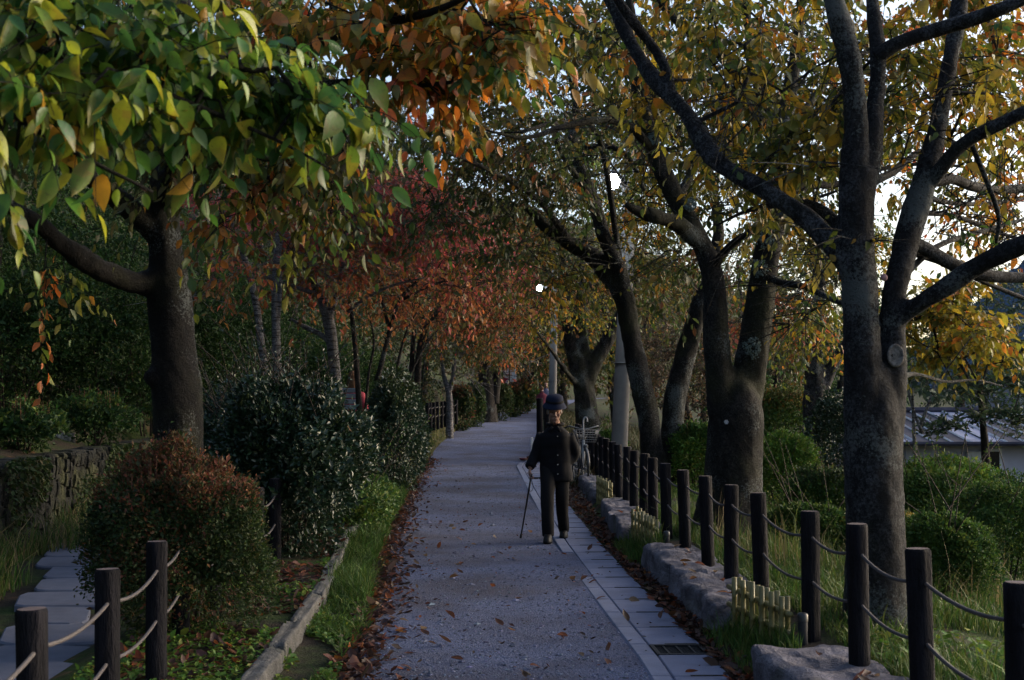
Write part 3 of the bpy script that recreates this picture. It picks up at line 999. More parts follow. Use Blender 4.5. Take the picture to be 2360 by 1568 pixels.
        if single:
            cand = []
            for b, (pos, R, sz, c, shape, pal) in enumerate(s.L):
                x, y, w = proj(pos)
                px = sz * F / np.maximum(w, .1)
                ok = (x > -30) & (x < 2390) & (y > -30) & (y < 1590) & (w > .5) & (px > minpx)
                for i in np.nonzero(ok)[0]: cand.append((px[i], b, i))
            cand.sort(reverse=True)
            cand = cand[:single]
            drop = {}
            for k, b, i in cand:
                pos, R, sz, c, shape, pal = s.L[b]
                tm = near_templates(pal, pal)
                base = np.array([p[0] for p in PAL[pal]])
                ci = int(np.argmin(np.abs(np.log(base + .01) - np.log(c[i] + .01)).sum(1)))
                lum = c[i].sum() / base[ci].sum()
                me = tm[ci * 6 + int(s.r.integers(3)) * 2 + (1 if lum > 1 else 0)]
                M = Matrix.Identity(4)
                Rm = R[i] * sz[i]
                for a in range(3):
                    for e in range(3): M[a][e] = Rm[a, e]
                    M[a][3] = pos[i][a]
                inst('leaf', me, M, s.o)
                drop.setdefault(b, []).append(i)
            for b, ii in drop.items():
                keep = np.ones(len(s.L[b][0]), bool); keep[ii] = False
                s.L[b][:4] = [a[keep] for a in s.L[b][:4]]
        VV, FF, CC, off = [], [], [], 0
        for pos, R, sz, c, shape, pal in s.L:
            if not len(pos): continue
            V, T = {'fine': leaf_fine, 'mid': leaf_mid, 'low': leaf_low}[shape]()
            W, Tn = scatter(V, T, pos, R, sz)
            VV.append(W); FF.append(Tn + off); CC.append(np.repeat(c, len(T), 0)); off += len(W)
        if VV:
            o = obj(crown_name, np.vstack(VV), [np.vstack(FF)], mat or M_LEAF, s.o, True, np.vstack(CC))
            tag(o, kind='stuff')
        return s.o
# ------------------------------------------------------------------ the trees
B_CHERRY = bark_mat('cherry_bark_lichen', (.013, .0125, .0145), (.15, .155, .175), .85, .25)
B_DARK = bark_mat('dark_mossy_bark', (.007, .006, .0055), (.062, .056, .05), .65, .6)
B_LEFT = bark_mat('dark_brown_bark', (.005, .0042, .004), (.030, .025, .021), .55, .5)
B_PALE = bark_mat('pale_ringed_bark', (.22, .21, .215), (.55, .53, .54), .2, 0, True, 1.5)
B_FAR = bark_mat('far_bark', (.02, .016, .014), (.07, .058, .05), .3, .3)

ROWG = 'lichened cherry trees along the rope fence'
# A: the nearest tree on the right
A = Tree('cherry_tree', 'tall grey lichened cherry tree with round pruning scar, nearest on the right', 'tree', (2.2, 7.85, .1), B_CHERRY, seed=3, vox=.018)
A.limb([(2022, 1490, 7.85, .24), (2020, 1420, 7.85, .195), (2017, 1330, 7.85, .178), (2016, 1200, 7.85, .172), (2014, 1050, 7.85, .165), (2013, 940, 7.85, .14), (2014, 840, 7.85, .07)], sides=28, rough=.07)
A.limb([(2004, 1180, 7.84, .13), (1996, 1020, 7.83, .125), (1990, 880, 7.82, .112), (1986, 780, 7.82, .107), (1978, 650, 7.82, .102), (1972, 540, 7.82, .103), (1978, 450, 7.82, .095), (1985, 390, 7.8, .075)], sides=22, rough=.06)
A.limb([(1970, 480, 7.8, .085), (1966, 380, 7.8, .072), (1968, 280, 7.78, .064), (1966, 190, 7.75, .06), (1950, 100, 7.72, .062), (1928, 20, 7.7, .058), (1895, -90, 7.7, .05), (1850, -220, 7.7, .03)], sides=16, rough=.07)
A.limb([(1992, 430, 7.85, .07), (2006, 340, 7.85, .06), (2017, 240, 7.9, .052), (2022, 150, 7.9, .052), (2016, 60, 7.95, .05), (2008, -40, 8, .045), (2000, -200, 8, .03)], sides=16, rough=.08)
A.limb([(2030, 1180, 7.87, .12), (2043, 1020, 7.9, .105), (2052, 900, 7.9, .092), (2056, 800, 7.9, .082), (2060, 700, 7.9, .075), (2080, 600, 7.95, .078), (2106, 500, 8, .078), (2132, 410, 8, .07), (2158, 310, 8.05, .062), (2178, 210, 8.1, .058), (2195, 110, 8.15, .058), (2210, 10, 8.2, .052), (2230, -150, 8.3, .035)], sides=20, rough=.07)
A.limb([(2066, 735, 7.9, .06), (2110, 705, 7.8, .058), (2180, 660, 7.7, .056), (2250, 615, 7.6, .055), (2310, 585, 7.5, .054), (2380, 555, 7.4, .05), (2500, 500, 7.2, .04)], sides=14, rough=.09)
A.limb([(2140, 425, 8, .05), (2172, 385, 7.9, .046), (2205, 345, 7.85, .044), (2250, 312, 7.8, .042), (2310, 284, 7.7, .04), (2380, 250, 7.6, .038), (2480, 215, 7.5, .03)], sides=12, rough=.09)
A.limb([(2020, 130, 7.9, .05), (2070, 100, 7.85, .046), (2155, 70, 7.8, .046), (2240, 45, 7.7, .044), (2310, 20, 7.6, .04), (2400, -20, 7.5, .035), (2500, -60, 7.4, .025)], sides=12, rough=.09)
A.limb([(2128, 420, 8.1, .036), (2190, 412, 8.3, .034), (2240, 430, 8.5, .033), (2300, 438, 8.7, .03), (2380, 432, 8.9, .028), (2480, 420, 9, .02)], sides=10, rough=.12)
A.limb([(2092, 555, 8.1, .045), (2130, 572, 8.2, .044), (2200, 612, 8.3, .042), (2270, 634, 8.4, .04), (2330, 640, 8.5, .038), (2420, 640, 8.6, .03)], sides=10, rough=.12)
A.limb([(2092, 580, 8.2, .022), (2160, 602, 8.4, .02), (2230, 632, 8.6, .02), (2300, 664, 8.8, .018), (2390, 700, 9, .012)], sides=8)
A.limb([(2065, 875, 8, .02), (2110, 862, 8.6, .014), (2180, 880, 9.3, .011), (2250, 876, 10, .008), (2310, 890, 10.6, .005)], sides=7)
A.limb([(1965, 625, 7.8, .075), (1935, 585, 7.85, .066), (1895, 540, 7.9, .06), (1850, 498, 7.95, .058), (1800, 465, 8, .057), (1745, 428, 8.1, .056), (1690, 400, 8.2, .056), (1645, 365, 8.3, .056), (1612, 312, 8.4, .056), (1580, 262, 8.5, .056), (1540, 215, 8.6, .057), (1500, 175, 8.7, .056), (1465, 120, 8.8, .048), (1430, 50, 8.9, .044), (1392, -20, 9, .04), (1330, -140, 9.1, .03)], sides=16, rough=.10)
A.limb([(1548, 222, 8.6, .04), (1530, 150, 8.6, .034), (1495, 95, 8.6, .032), (1455, 45, 8.5, .032), (1415, -15, 8.4, .03), (1360, -110, 8.3, .02)], sides=10, rough=.1)
A.limb([(1960, 560, 7.9, .045), (1915, 500, 8.2, .04), (1860, 470, 8.5, .03), (1790, 472, 8.7, .022), (1720, 487, 8.9, .014), (1650, 520, 9, .006)], sides=8)
A.limb([(2080, 640, 8.1, .022), (2160, 568, 8.4, .019), (2260, 534, 8.7, .016), (2380, 500, 9, .012)], sides=7)
A.limb([(2108, 490, 8.2, .02), (2200, 498, 8.6, .018), (2300, 536, 9, .015), (2390, 560, 9.2, .01)], sides=7)
A.limb([(2236, 325, 7.85, .018), (2275, 420, 7.9, .016), (2302, 500, 8, .015), (2296, 560, 8.1, .012)], sides=7)
A.limb([(2128, 455, 8.2, .018), (2210, 470, 8.8, .016), (2300, 468, 9.3, .013), (2390, 452, 9.6, .009)], sides=7)
A.limb([(2010, 420, 7.9, .03), (2060, 395, 8.4, .026), (2120, 350, 9, .02), (2200, 330, 9.6, .014)], sides=7)
A.fill([
 (1790, 150, 8.7, 180, 140, .9, 21, 'yellow'), (1690, 60, 9.1, 160, 110, .8, 14, 'yellow'), (1860, 320, 8.4, 110, 110, .5, 13, 'yellow'),
 (1740, 400, 8.8, 130, 80, .5, 8, 'golden'), (2270, 170, 8.7, 120, 150, .8, 21, 'golden'), (2300, 80, 9.1, 110, 110, .8, 12, 'orange'),
 (2110, 140, 8.9, 90, 120, .6, 8, 'golden'), (2090, 260, 8.3, 60, 90, .4, 5, 'yellow'), (2290, 300, 9.3, 100, 60, .7, 5, 'orange'),
 (2310, 520, 9.6, 80, 50, .6, 3, 'orange'), (2330, 330, 9.6, 80, 60, .6, 3, 'golden'), (1500, 90, 9.5, 150, 100, .7, 8, 'yellow'),
 (1510, 235, 9.4, 90, 80, .4, 3, 'golden'), (1990, 200, 9.9, 160, 160, .7, 11, 'yellow'), (1800, -60, 8.7, 300, 80, 1, 14, 'yellow'), (2220, -60, 8.7, 200, 80, 1, 9, 'golden'),
 (1880, 470, 9.9, 100, 80, .5, 6, 'olive'), (1640, 250, 9.7, 140, 100, .7, 8, 'olive')],
 leaf=.076, tw=4, nl=8, L=.34, droop=.45, hang=.75, shape='mid')
A.fill([(2170, 760, 9.8, 120, 75, .9, 38, 'golden'), (2260, 800, 10.2, 80, 55, .7, 20, 'golden'), (2200, 690, 9.6, 100, 40, .6, 10, 'golden')],
 leaf=.062, tw=4, nl=9, L=.26, droop=.3, hang=.6, shape='mid')
A.fill([(2260, 500, 8.6, 130, 170, .8, 26, 'orange'), (1800, 300, 8, 220, 180, .6, 18, 'yellow'), (2150, 250, 8.2, 200, 220, .7, 18, 'yellow'), (1900, 560, 8, 110, 100, .5, 8, 'yellow')], leaf=.06, tw=4, nl=1, L=.34, droop=.1, spread=1.0, shape='mid', twig_r=.004)
A.finish(single=300)
# scar where a limb was sawn off, and a round tag
ks = P(2058, 820, 7.81)
mb = MB()
mb.tube([ks + [0, .10, 0], ks + [0.01, .02, 0], ks + [0.012, -.012, 0]], [.10, .078, .058], 18, rough=.12)
obj('limb_stub', *mb.arr(), B_CHERRY, A.o)
prof = [(.060, -.004), (.058, .006), (.050, .009), (.043, .005), (.036, .002), (.02, .001), (.006, .004), (.0, .004)]
V, Q, T = lathe(prof, (0, 0, 0), 20)
V = V[:, [0, 2, 1]] * np.array([.88, -1.0, 1.18]) + ks + [.012, -.012, 0]
obj('pruning_scar', V, [Q], plain('healed_wood', (.15, .135, .125), .85, .2, .6, 55, .6), A.o)
tg = P(2037, 640, 7.76)
V, Q, T = lathe([(0, 0), (.02, 0), (.022, -.004), (.02, -.012), (0, -.012)], (0, 0, 0), 16)
obj('round_tag', V[:, [0, 2, 1]] + tg, [Q], plain('faded_pink', (.30, .16, .16), .7), A.o)

# B: second tree, twin trunk
Bt = Tree('cherry_tree', 'dark mossy twin stemmed cherry tree with a hollow flared base and pale lichen rosettes', 'tree', (2.1, 12.8, .1), B_DARK, seed=4, vox=.024)
Bt.limb([(1672, 1260, 12.8, .44), (1676, 1215, 12.8, .36), (1686, 1130, 12.8, .30), (1694, 1040, 12.8, .268), (1700, 960, 12.8, .255), (1702, 900, 12.8, .19), (1700, 850, 12.8, .08)], sides=28, rough=.10)
Bt.limb([(1672, 960, 12.75, .15), (1658, 870, 12.75, .14), (1650, 780, 12.75, .125), (1648, 690, 12.75, .115), (1636, 610, 12.75, .104), (1604, 540, 12.75, .098), (1568, 475, 12.75, .094), (1535, 410, 12.7, .09), (1505, 345, 12.7, .084), (1484, 270, 12.7, .078), (1474, 200, 12.7, .074), (1466, 120, 12.7, .06), (1450, 0, 12.7, .05), (1430, -120, 12.7, .03)], sides=18, rough=.09)
Bt.limb([(1716, 950, 12.85, .17), (1728, 850, 12.85, .155), (1745, 740, 12.85, .142), (1762, 630, 12.85, .138), (1776, 550, 12.85, .135), (1788, 470, 12.9, .12), (1796, 390, 12.9, .1), (1806, 310, 12.9, .085), (1822, 200, 13, .07), (1840, 80, 13, .06), (1850, -60, 13, .04)], sides=20, rough=.09)
Bt.limb([(1798, 350, 12.85, .068), (1770, 292, 12.8, .064), (1716, 225, 12.7, .062), (1680, 145, 12.6, .058), (1630, 105, 12.5, .056), (1570, 58, 12.4, .052), (1510, -10, 12.3, .045), (1440, -90, 12.2, .03)], sides=14, rough=.1)
Bt.limb([(1610, 560, 12.7, .085), (1570, 520, 12.5, .08), (1520, 502, 12.3, .075), (1475, 488, 12.2, .062), (1442, 472, 12.1, .03)], sides=14, rough=.1)
Bt.limb([(1775, 640, 12.8, .04), (1800, 652, 12.4, .036), (1850, 660, 12, .03), (1900, 682, 11.6, .025), (1945, 700, 11.3, .02), (1990, 690, 11, .01)], sides=8)
Bt.limb([(1560, 460, 12.9, .05), (1600, 380, 13.3, .042), (1590, 300, 13.6, .036), (1560, 230, 13.9, .03), (1500, 120, 14.2, .02)], sides=8)
Bt.limb([(1505, 345, 12.7, .05), (1450, 292, 12.4, .042), (1390, 276, 12.1, .036), (1300, 292, 11.8, .028), (1210, 318, 11.5, .018), (1120, 300, 11.2, .008)], sides=9)
Bt.limb([(1800, 340, 12.9, .07), (1765, 250, 13.3, .062), (1735, 150, 13.6, .058), (1722, 40, 13.9, .05), (1700, -60, 14.2, .04)], sides=12)
Bt.limb([(1800, 330, 12.9, .05), (1850, 262, 13.2, .042), (1905, 190, 13.5, .036), (1975, 130, 13.8, .03), (2080, 90, 14, .02)], sides=9)
Bt.limb([(1785, 470, 12.9, .055), (1850, 430, 13.2, .045), (1930, 425, 13.5, .036), (2030, 390, 13.8, .03), (2150, 378, 14, .022), (2280, 395, 14.2, .014)], sides=9)
Bt.limb([(1640, 620, 12.75, .05), (1690, 560, 12.4, .035), (1760, 520, 12.1, .028), (1850, 470, 11.9, .02), (1930, 440, 11.7, .012)], sides=8)
Bt.fill([
 (1560, 90, 13.1, 220, 110, 1.3, 24, 'yellow'), (1620, 250, 13.7, 200, 110, 1.2, 21, 'olive'), (1400, 110, 13.5, 160, 80, 1.2, 7, 'olive'), (1400, 260, 13.9, 140, 80, 1.0, 8, 'olive'),
 (1830, 250, 14.1, 190, 160, 1.2, 25, 'yellow'), (1800, 430, 14.1, 180, 90, 1.0, 15, 'olive'), (1980, 330, 14.3, 170, 120, 1, 11, 'olive'), (1560, 600, 13.9, 100, 80, .8, 7, 'olive'),
 (1880, 720, 13.0, 90, 60, .8, 6, 'yellow'), (1530, 380, 13.7, 110, 90, .6, 8, 'yellow'), (1700, -60, 13.5, 400, 90, 1.2, 18, 'yellow'), (2120, 200, 14.5, 160, 160, 1, 11, 'orange'), (2300, 420, 14.5, 90, 60, 1, 3, 'orange')],
 leaf=.074, tw=4, nl=9, L=.365, droop=.4, shape='mid')
Bt.fill([(2290, 470, 15.5, 110, 90, 1, 16, 'orange'), (2130, 400, 15.5, 90, 80, 1, 9, 'yellow'), (1350, 60, 15, 190, 90, 1.2, 26, 'olive'), (1480, 60, 15.5, 170, 110, 1.2, 24, 'yellow'), (1680, 160, 15.5, 200, 140, 1.2, 34, 'olive'), (1930, 120, 15.5, 190, 150, 1.2, 30, 'yellow'), (1650, 350, 15.5, 160, 90, 1, 18, 'olive'), (1850, 520, 15.5, 170, 80, 1, 16, 'yellow'), (2120, 80, 15.5, 160, 120, 1.2, 22, 'orange'), (2290, 150, 15.5, 130, 150, 1.2, 22, 'orange')],
 leaf=.08, tw=5, nl=9, L=.5, droop=.4, shape='mid', twig_r=.003)
BARE = dict(leaf=.06, tw=4, nl=1, L=.55, droop=.1, spread=1.0, shape='mid', twig_r=.006)
Bt.fill([(1640, 430, 12.4, 260, 190, 1, 26, 'yellow'), (1880, 640, 12.2, 160, 130, .8, 16, 'yellow'), (1500, 300, 12.2, 200, 200, 1, 20, 'olive'), (1720, 150, 12.4, 260, 150, 1, 20, 'yellow')], **BARE)
Bt.finish(single=160)
M_LICH = plain('pale_lichen', (.13, .165, .15), .95, .1, .5, 60, .8)
for (x, y, d, rr) in ((1765, 545, 12.68, .075), (1751, 618, 12.68, .068), (1735, 802, 12.66, .075), (1590, 470, 12.62, .05), (1505, 320, 12.6, .045)):
    c = P(x, y, d); mb = MB()
    for k in range(150):
        a, q = random.uniform(0, 6.28), rr * (.25 + .85 * math.sqrt(random.random())) * (1 + .25 * math.sin(k * 1.7))
        mb.ell(c + np.array([math.cos(a) * q, .012 + q * q * 3 + random.uniform(-.012, .006), math.sin(a) * q * 1.15]), (random.uniform(.005, .013), .006, random.uniform(.005, .013)), 5, 4)
    mb.obj('lichen_rosette', M_LICH, Bt.o, False)
tg = P(1674, 973, 12.5)
obj('white_label', *MB().tube([tg, tg + [0, .012, 0]], [.024, .024], 6).arr(), plain('white_enamel', (.26, .27, .30), .7, .2, .4, 60), Bt.o, False)

# C: third, two separate stems from one root
Cc = Tree('cherry_tree', 'cherry tree with two leaning mossy stems beside the concrete lamp pole', 'tree', (2.2, 19, .1), B_DARK, seed=5, vox=.03)
Cc.limb([(1508, 1110, 19, .22), (1500, 1040, 19, .165), (1496, 980, 19, .16), (1482, 900, 19, .155), (1462, 820, 19, .15), (1450, 750, 19, .15), (1440, 690, 19, .155), (1412, 640, 19, .15), (1370, 595, 19, .135), (1330, 572, 19, .12), (1295, 548, 19, .105), (1262, 528, 19, .09), (1215, 480, 19, .06)], sides=18, rough=.1)
Cc.limb([(1545, 1110, 19.2, .26), (1548, 1030, 19.2, .19), (1550, 960, 19.2, .17), (1564, 880, 19.2, .16), (1588, 790, 19.2, .15), (1612, 710, 19.2, .135), (1635, 640, 19.3, .11), (1655, 540, 19.4, .09), (1640, 420, 19.5, .07), (1600, 300, 19.6, .05)], sides=18, rough=.1)
Cc.limb([(1440, 690, 19, .13), (1428, 620, 18.9, .12), (1398, 560, 18.8, .105), (1372, 480, 18.8, .10), (1345, 410, 18.8, .095), (1318, 335, 18.8, .085), (1330, 240, 18.9, .075), (1300, 120, 19, .05)], sides=16, rough=.12)
Cc.limb([(1375, 490, 18.7, .07), (1345, 430, 18.4, .06), (1310, 380, 18.2, .05), (1285, 330, 18, .04), (1282, 270, 17.8, .025)], sides=10)
Cc.limb([(1325, 345, 18.7, .045), (1400, 338, 18.3, .04), (1450, 365, 18.1, .036), (1485, 440, 18, .03)], sides=8)
Cc.limb([(1322, 572, 19, .06), (1250, 470, 18, .05), (1180, 420, 17, .042), (1100, 380, 16, .034), (1000, 340, 15, .02)], sides=9)
Cc.limb([(1430, 620, 19, .05), (1380, 315, 18, .04), (1290, 285, 17, .035), (1200, 305, 16.5, .02)], sides=9)
Cc.fill([
 (1190, 280, 17.5, 220, 90, 2, 36, 'olive'), (1130, 340, 17, 170, 80, 1.6, 26, 'olive'), (1250, 400, 18.5, 170, 90, 1.6, 30, 'deep'), (1200, 560, 20, 130, 90, 1.8, 26, 'olive'),
 (1420, 240, 19.5, 180, 100, 2, 16, 'olive'), (1560, 380, 20.5, 170, 140, 1.5, 26, 'olive'), (1300, 640, 19.5, 60, 50, .8, 10, 'yellow'), (1530, 640, 20, 130, 90, 1.3, 18, 'olive'),
 (1050, 480, 18, 160, 60, 1.5, 18, 'deep'), (1300, 110, 19, 180, 60, 2, 10, 'olive'), (1500, 500, 20.5, 100, 80, 1, 14, 'yellow')],
 leaf=.088, tw=5, nl=9, L=.6, droop=.35, shape='mid', twig_r=.004)
Cc.fill([(1350, 180, 21.5, 220, 120, 1.6, 34, 'olive'), (1420, 400, 22.2, 150, 110, 1, 24, 'olive'), (1480, 260, 22, 150, 110, 1.2, 22, 'deep'), (1250, 60, 20, 200, 70, 1.6, 22, 'olive'), (1390, 330, 25.5, 120, 90, .8, 18, 'olive')], leaf=.09, tw=5, nl=9, L=.6, droop=.35, shape='mid', twig_r=.004)
Cc.fill([(1300, 420, 18, 220, 180, 2, 30, 'olive'), (1420, 600, 18.5, 150, 100, 1.5, 16, 'olive'), (1130, 420, 17.5, 200, 120, 2, 20, 'olive')], leaf=.07, tw=3, nl=1, L=.7, droop=.1, spread=1.0, shape='mid', twig_r=.005)
Cc.finish()

# D: fourth
Dd = Tree('cherry_tree', 'three forked cherry tree standing between the walker and the concrete pole', 'tree', (1.9, 32, .1), B_DARK, seed=6, vox=.04)
Dd.limb([(1358, 1000, 32, .36), (1352, 950, 32, .29), (1346, 900, 32, .26), (1340, 850, 32, .24), (1338, 820, 32, .2)], sides=16, rough=.1)
Dd.limb([(1334, 870, 32, .2), (1320, 810, 32, .18), (1310, 750, 32, .16), (1304, 690, 32, .14), (1300, 620, 32, .11), (1280, 520, 32, .07)], sides=12, rough=.1)
Dd.limb([(1345, 860, 32, .17), (1344, 790, 32, .15), (1340, 720, 32, .13), (1338, 650, 32, .11), (1350, 540, 32, .07)], sides=12, rough=.1)
Dd.limb([(1352, 880, 32, .2), (1372, 835, 32, .19), (1398, 790, 32, .17), (1422, 740, 32, .15), (1450, 690, 32, .12), (1480, 600, 32, .08)], sides=12, rough=.1)
Dd.limb([(1330, 890, 32, .08), (1300, 850, 31, .07), (1265, 800, 30, .05), (1225, 750, 29, .03)], sides=8)
Dd.fill([(1230, 600, 31, 120, 60, 3, 26, 'olive'), (1300, 500, 32, 150, 80, 3, 30, 'olive'), (1270, 720, 30.5, 70, 50, 2, 12, 'yellow'), (1190, 700, 30, 90, 60, 2, 16, 'rust'), (1440, 600, 33, 120, 90, 2.5, 20, 'olive'), (1380, 740, 32.5, 70, 60, 2, 8, 'yellow'), (1150, 780, 33, 100, 50, 2, 14, 'olive'), (1400, 400, 29, 150, 110, 1.5, 46, 'olive'), (1430, 300, 30, 150, 90, 1.5, 30, 'deep'), (1300, 330, 31, 120, 90, 1.5, 24, 'olive')],
 leaf=.10, tw=5, nl=9, L=.8, droop=.3, shape='low', twig_r=.005)
Dd.finish()

# E and other garden trees beyond the fence
E = Tree('garden_tree', 'lone tree with a pale sunny side in the garden between two big cherry trees', 'tree', (5.8, 25, -.9), B_CHERRY, seed=7, vox=.035)
E.limb([(1868, 1180, 25, .26), (1868, 1080, 25, .21), (1872, 1000, 25, .2), (1874, 930, 25, .22), (1880, 880, 25, .22), (1876, 800, 25, .16), (1885, 700, 25, .14), (1890, 600, 25, .11), (1880, 480, 25, .07)], sides=16, rough=.08)
E.limb([(1885, 940, 25, .16), (1902, 880, 25, .14), (1925, 830, 25, .12), (1950, 790, 25, .1), (1990, 730, 25, .07)], sides=12, rough=.08)
E.fill([(1850, 640, 25, 180, 90, 2.5, 40, 'olive'), (1780, 720, 25, 130, 70, 2, 22, 'rust'), (1900, 560, 26, 220, 90, 2.5, 36, 'yellow'), (2000, 560, 26, 100, 60, 2, 9, 'orange'), (1870, 760, 25, 130, 60, 2, 18, 'yellow'), (1900, 330, 27, 250, 150, 2.5, 30, 'olive')],
 leaf=.1, tw=5, nl=9, L=.65, droop=.3, shape='low', twig_r=.005)
E.finish()

for (nm, lab, x, y, d, r0, top, vols, bark, seed) in [
 ('garden_tree', 'thin pale forked sapling in front of the sheet metal roof', 2130, 1100, 21, .04, (2100, 820), [(2120, 860, 21, 90, 60, 1, 7, 'teal')], B_PALE, 31),
 ('pine_tree', 'dark flat layered garden pine in front of the metal roof', 2260, 1120, 22, .09, (2250, 830), [(2240, 905, 22, 90, 12, .8, 12, 'teal'), (2300, 960, 21.5, 70, 10, .8, 9, 'teal'), (2180, 985, 22, 50, 9, .7, 5, 'teal'), (2310, 800, 22, 80, 22, .8, 12, 'teal'), (2350, 880, 21, 70, 20, .8, 10, 'teal')], B_FAR, 32),
 ('evergreen_tree', 'bushy blue green evergreen behind the yellow leaves', 2210, 1060, 38, .16, (2200, 700), [(2150, 800, 38, 140, 150, 2.2, 50, 'teal'), (2260, 700, 40, 120, 110, 2.2, 40, 'teal'), (2310, 860, 39, 90, 90, 2, 30, 'green')], B_FAR, 33),
 ('evergreen_tree', 'green garden tree filling the gap left of the lone garden tree', 1790, 1080, 34, .15, (1790, 780), [(1780, 900, 34, 110, 120, 2, 44, 'green'), (1800, 800, 35, 120, 80, 2, 30, 'brown')], B_FAR, 34),
 ('evergreen_tree', 'dense green tree between the pale sided garden tree and the nearest cherry', 1960, 1060, 36, .15, (1950, 760), [(1950, 880, 36, 90, 130, 2, 44, 'green'), (1980, 760, 37, 120, 90, 2, 30, 'green')], B_FAR, 35),
 ('garden_tree', 'brownish bare twigged tree behind the third cherry tree', 1600, 1040, 38, .14, (1590, 760), [(1590, 870, 38, 90, 110, 2.5, 40, 'brown'), (1640, 740, 39, 160, 90, 2.5, 36, 'brown'), (1480, 800, 40, 90, 130, 2, 26, 'brown')], B_FAR, 36),
 ('garden_tree', 'golden green tree far behind the fork of the second cherry', 1700, 1020, 48, .18, (1700, 600), [(1700, 640, 48, 220, 110, 3, 60, 'olive'), (1500, 640, 50, 160, 110, 3, 40, 'yellow'), (1900, 700, 50, 160, 90, 3, 36, 'olive')], B_FAR, 37)]:
    t = Tree(nm, lab, 'tree', P(x, y, d), bark, seed=seed)
    bx = P(x, y, d); bx[2] = gz(bx[0], d) - .1; t.o.location = bx.tolist()
    tp = P(top[0], top[1], d)
    mid = bx * .5 + tp * .5 + np.array([t.r.normal() * .06 * d / 10, 0, 0])
    t.limb([(*bx, r0 * 1.2), (*(bx * .75 + tp * .25), r0), (*mid, r0 * .85), (*tp, r0 * .3)], sides=9, px=False)
    if nm == 'garden_tree' and seed == 31:
        t.limb([(2126, 1000, 21, .03), (2100, 930, 21, .022), (2085, 860, 21, .01)], sides=7)
        t.limb([(2122, 980, 21, .03), (2150, 900, 21, .022), (2160, 830, 21, .01)], sides=7)
    pine = nm == 'pine_tree'
    t.fill(vols, leaf=.09 if pine else .12, tw=6, nl=12 if pine else 10, L=.32 if pine else .6, droop=.0 if pine else .25, hang=-.2 if pine else .5, shape='low', twig_r=.005)
    t.finish(mat=M_LEAF_MATT)

# ------------------------------------------------------------------ left side
Lt = Tree('cherry_tree', 'thick dark trunk with a burl and grey lichen behind the round azalea', 'tree', (-2.6, 10, .1), B_LEFT, seed=8, vox=.02)
Lt.limb([(408, 1130, 10, .27), (408, 1050, 10, .20), (409, 960, 10, .19), (404, 880, 10, .19), (398, 800, 10, .172), (394, 720, 10, .155), (386, 640, 10, .14), (378, 570, 10, .13), (372, 510, 10, .13), (380, 440, 10, .12), (395, 370, 10.2, .11), (410, 260, 10.4, .09), (420, 100, 10.6, .07), (420, -80, 10.8, .05)], sides=26, rough=.09)
Lt.limb([(366, 868, 9.95, .10), (347, 872, 9.9, .085), (336, 878, 9.88, .045)], sides=14, rough=.15)
Lt.limb([(385, 640, 10, .12), (330, 652, 9.9, .095), (270, 640, 9.7, .085), (205, 606, 9.4, .08), (150, 568, 9.1, .07), (95, 520, 8.8, .055), (30, 480, 8.5, .05), (-60, 440, 8.2, .03)], sides=16, rough=.1)
Lt.limb([(374, 560, 10, .10), (330, 515, 9.9, .09), (280, 465, 9.8, .085), (220, 420, 9.6, .07), (140, 360, 9.4, .05), (40, 300, 9.2, .03)], sides=14, rough=.1)
Lt.limb([(382, 470, 10, .10), (420, 350, 9.4, .09), (470, 250, 8.6, .08), (540, 178, 7.8, .07), (650, 124, 7, .05), (780, 76, 6.4, .036), (920, 46, 5.9, .027), (1010, 22, 5.6, .02), (1100, -20, 5.3, .014)], sides=14, rough=.1)
Lt.limb([(560, 165, 7.7, .04), (680, 200, 7, .03), (800, 190, 6.4, .02), (930, 200, 5.9, .014), (1040, 190, 5.6, .008)], sides=8)
Lt.limb([(390, 400, 10, .06), (520, 380, 9.4, .04), (640, 420, 9, .025), (720, 450, 8.7, .012)], sides=8)
Lt.fill([
 (960, 67, 6.0, 170, 110, .45, 26, 'orange'), (1090, 107, 5.7, 110, 100, .35, 15, 'orange'), (800, 37, 6.5, 160, 90, .5, 18, 'orange'), (920, 167, 6.0, 140, 50, .35, 12, 'orange'), (1000, 192, 5.8, 60, 40, .2, 4, 'orange'), (1150, 87, 5.5, 70, 60, .2, 6, 'orange'),
 (620, 37, 7.2, 140, 90, .6, 20, 'mixlow'), (1000, -83, 5.8, 250, 60, .5, 18, 'orange')],
 leaf=.070, tw=4, nl=8, L=.25, droop=.3, hang=.95, shape='fine', twig_r=.0022, spread=.7)
Lt.fill([
 (560, 200, 8.6, 200, 130, .9, 32, 'olive'), (680, 300, 8.4, 180, 110, .8, 27, 'olive'), (480, 330, 9.4, 200, 120, .8, 25, 'olive'), (260, 120, 9.4, 280, 130, 1, 30, 'deep'), (60, 300, 9, 160, 200, 1, 22, 'deep'), (660, 430, 8.6, 160, 50, .6, 12, 'mixlow'), (520, 480, 8.2, 70, 40, .4, 4, 'mixlow'), (760, 480, 8.6, 60, 40, .4, 5, 'mixlow'),
 (700, 380, 9, 150, 70, .8, 10, 'mixlow'), (120, 610, 8.8, 70, 30, .4, 3, 'mixlow'), (430, -40, 9, 500, 80, 1, 22, 'deep')],
 leaf=.074, tw=4, nl=9, L=.36, droop=.45, hang=.8, shape='mid', twig_r=.003)
Lt.finish(single=300)

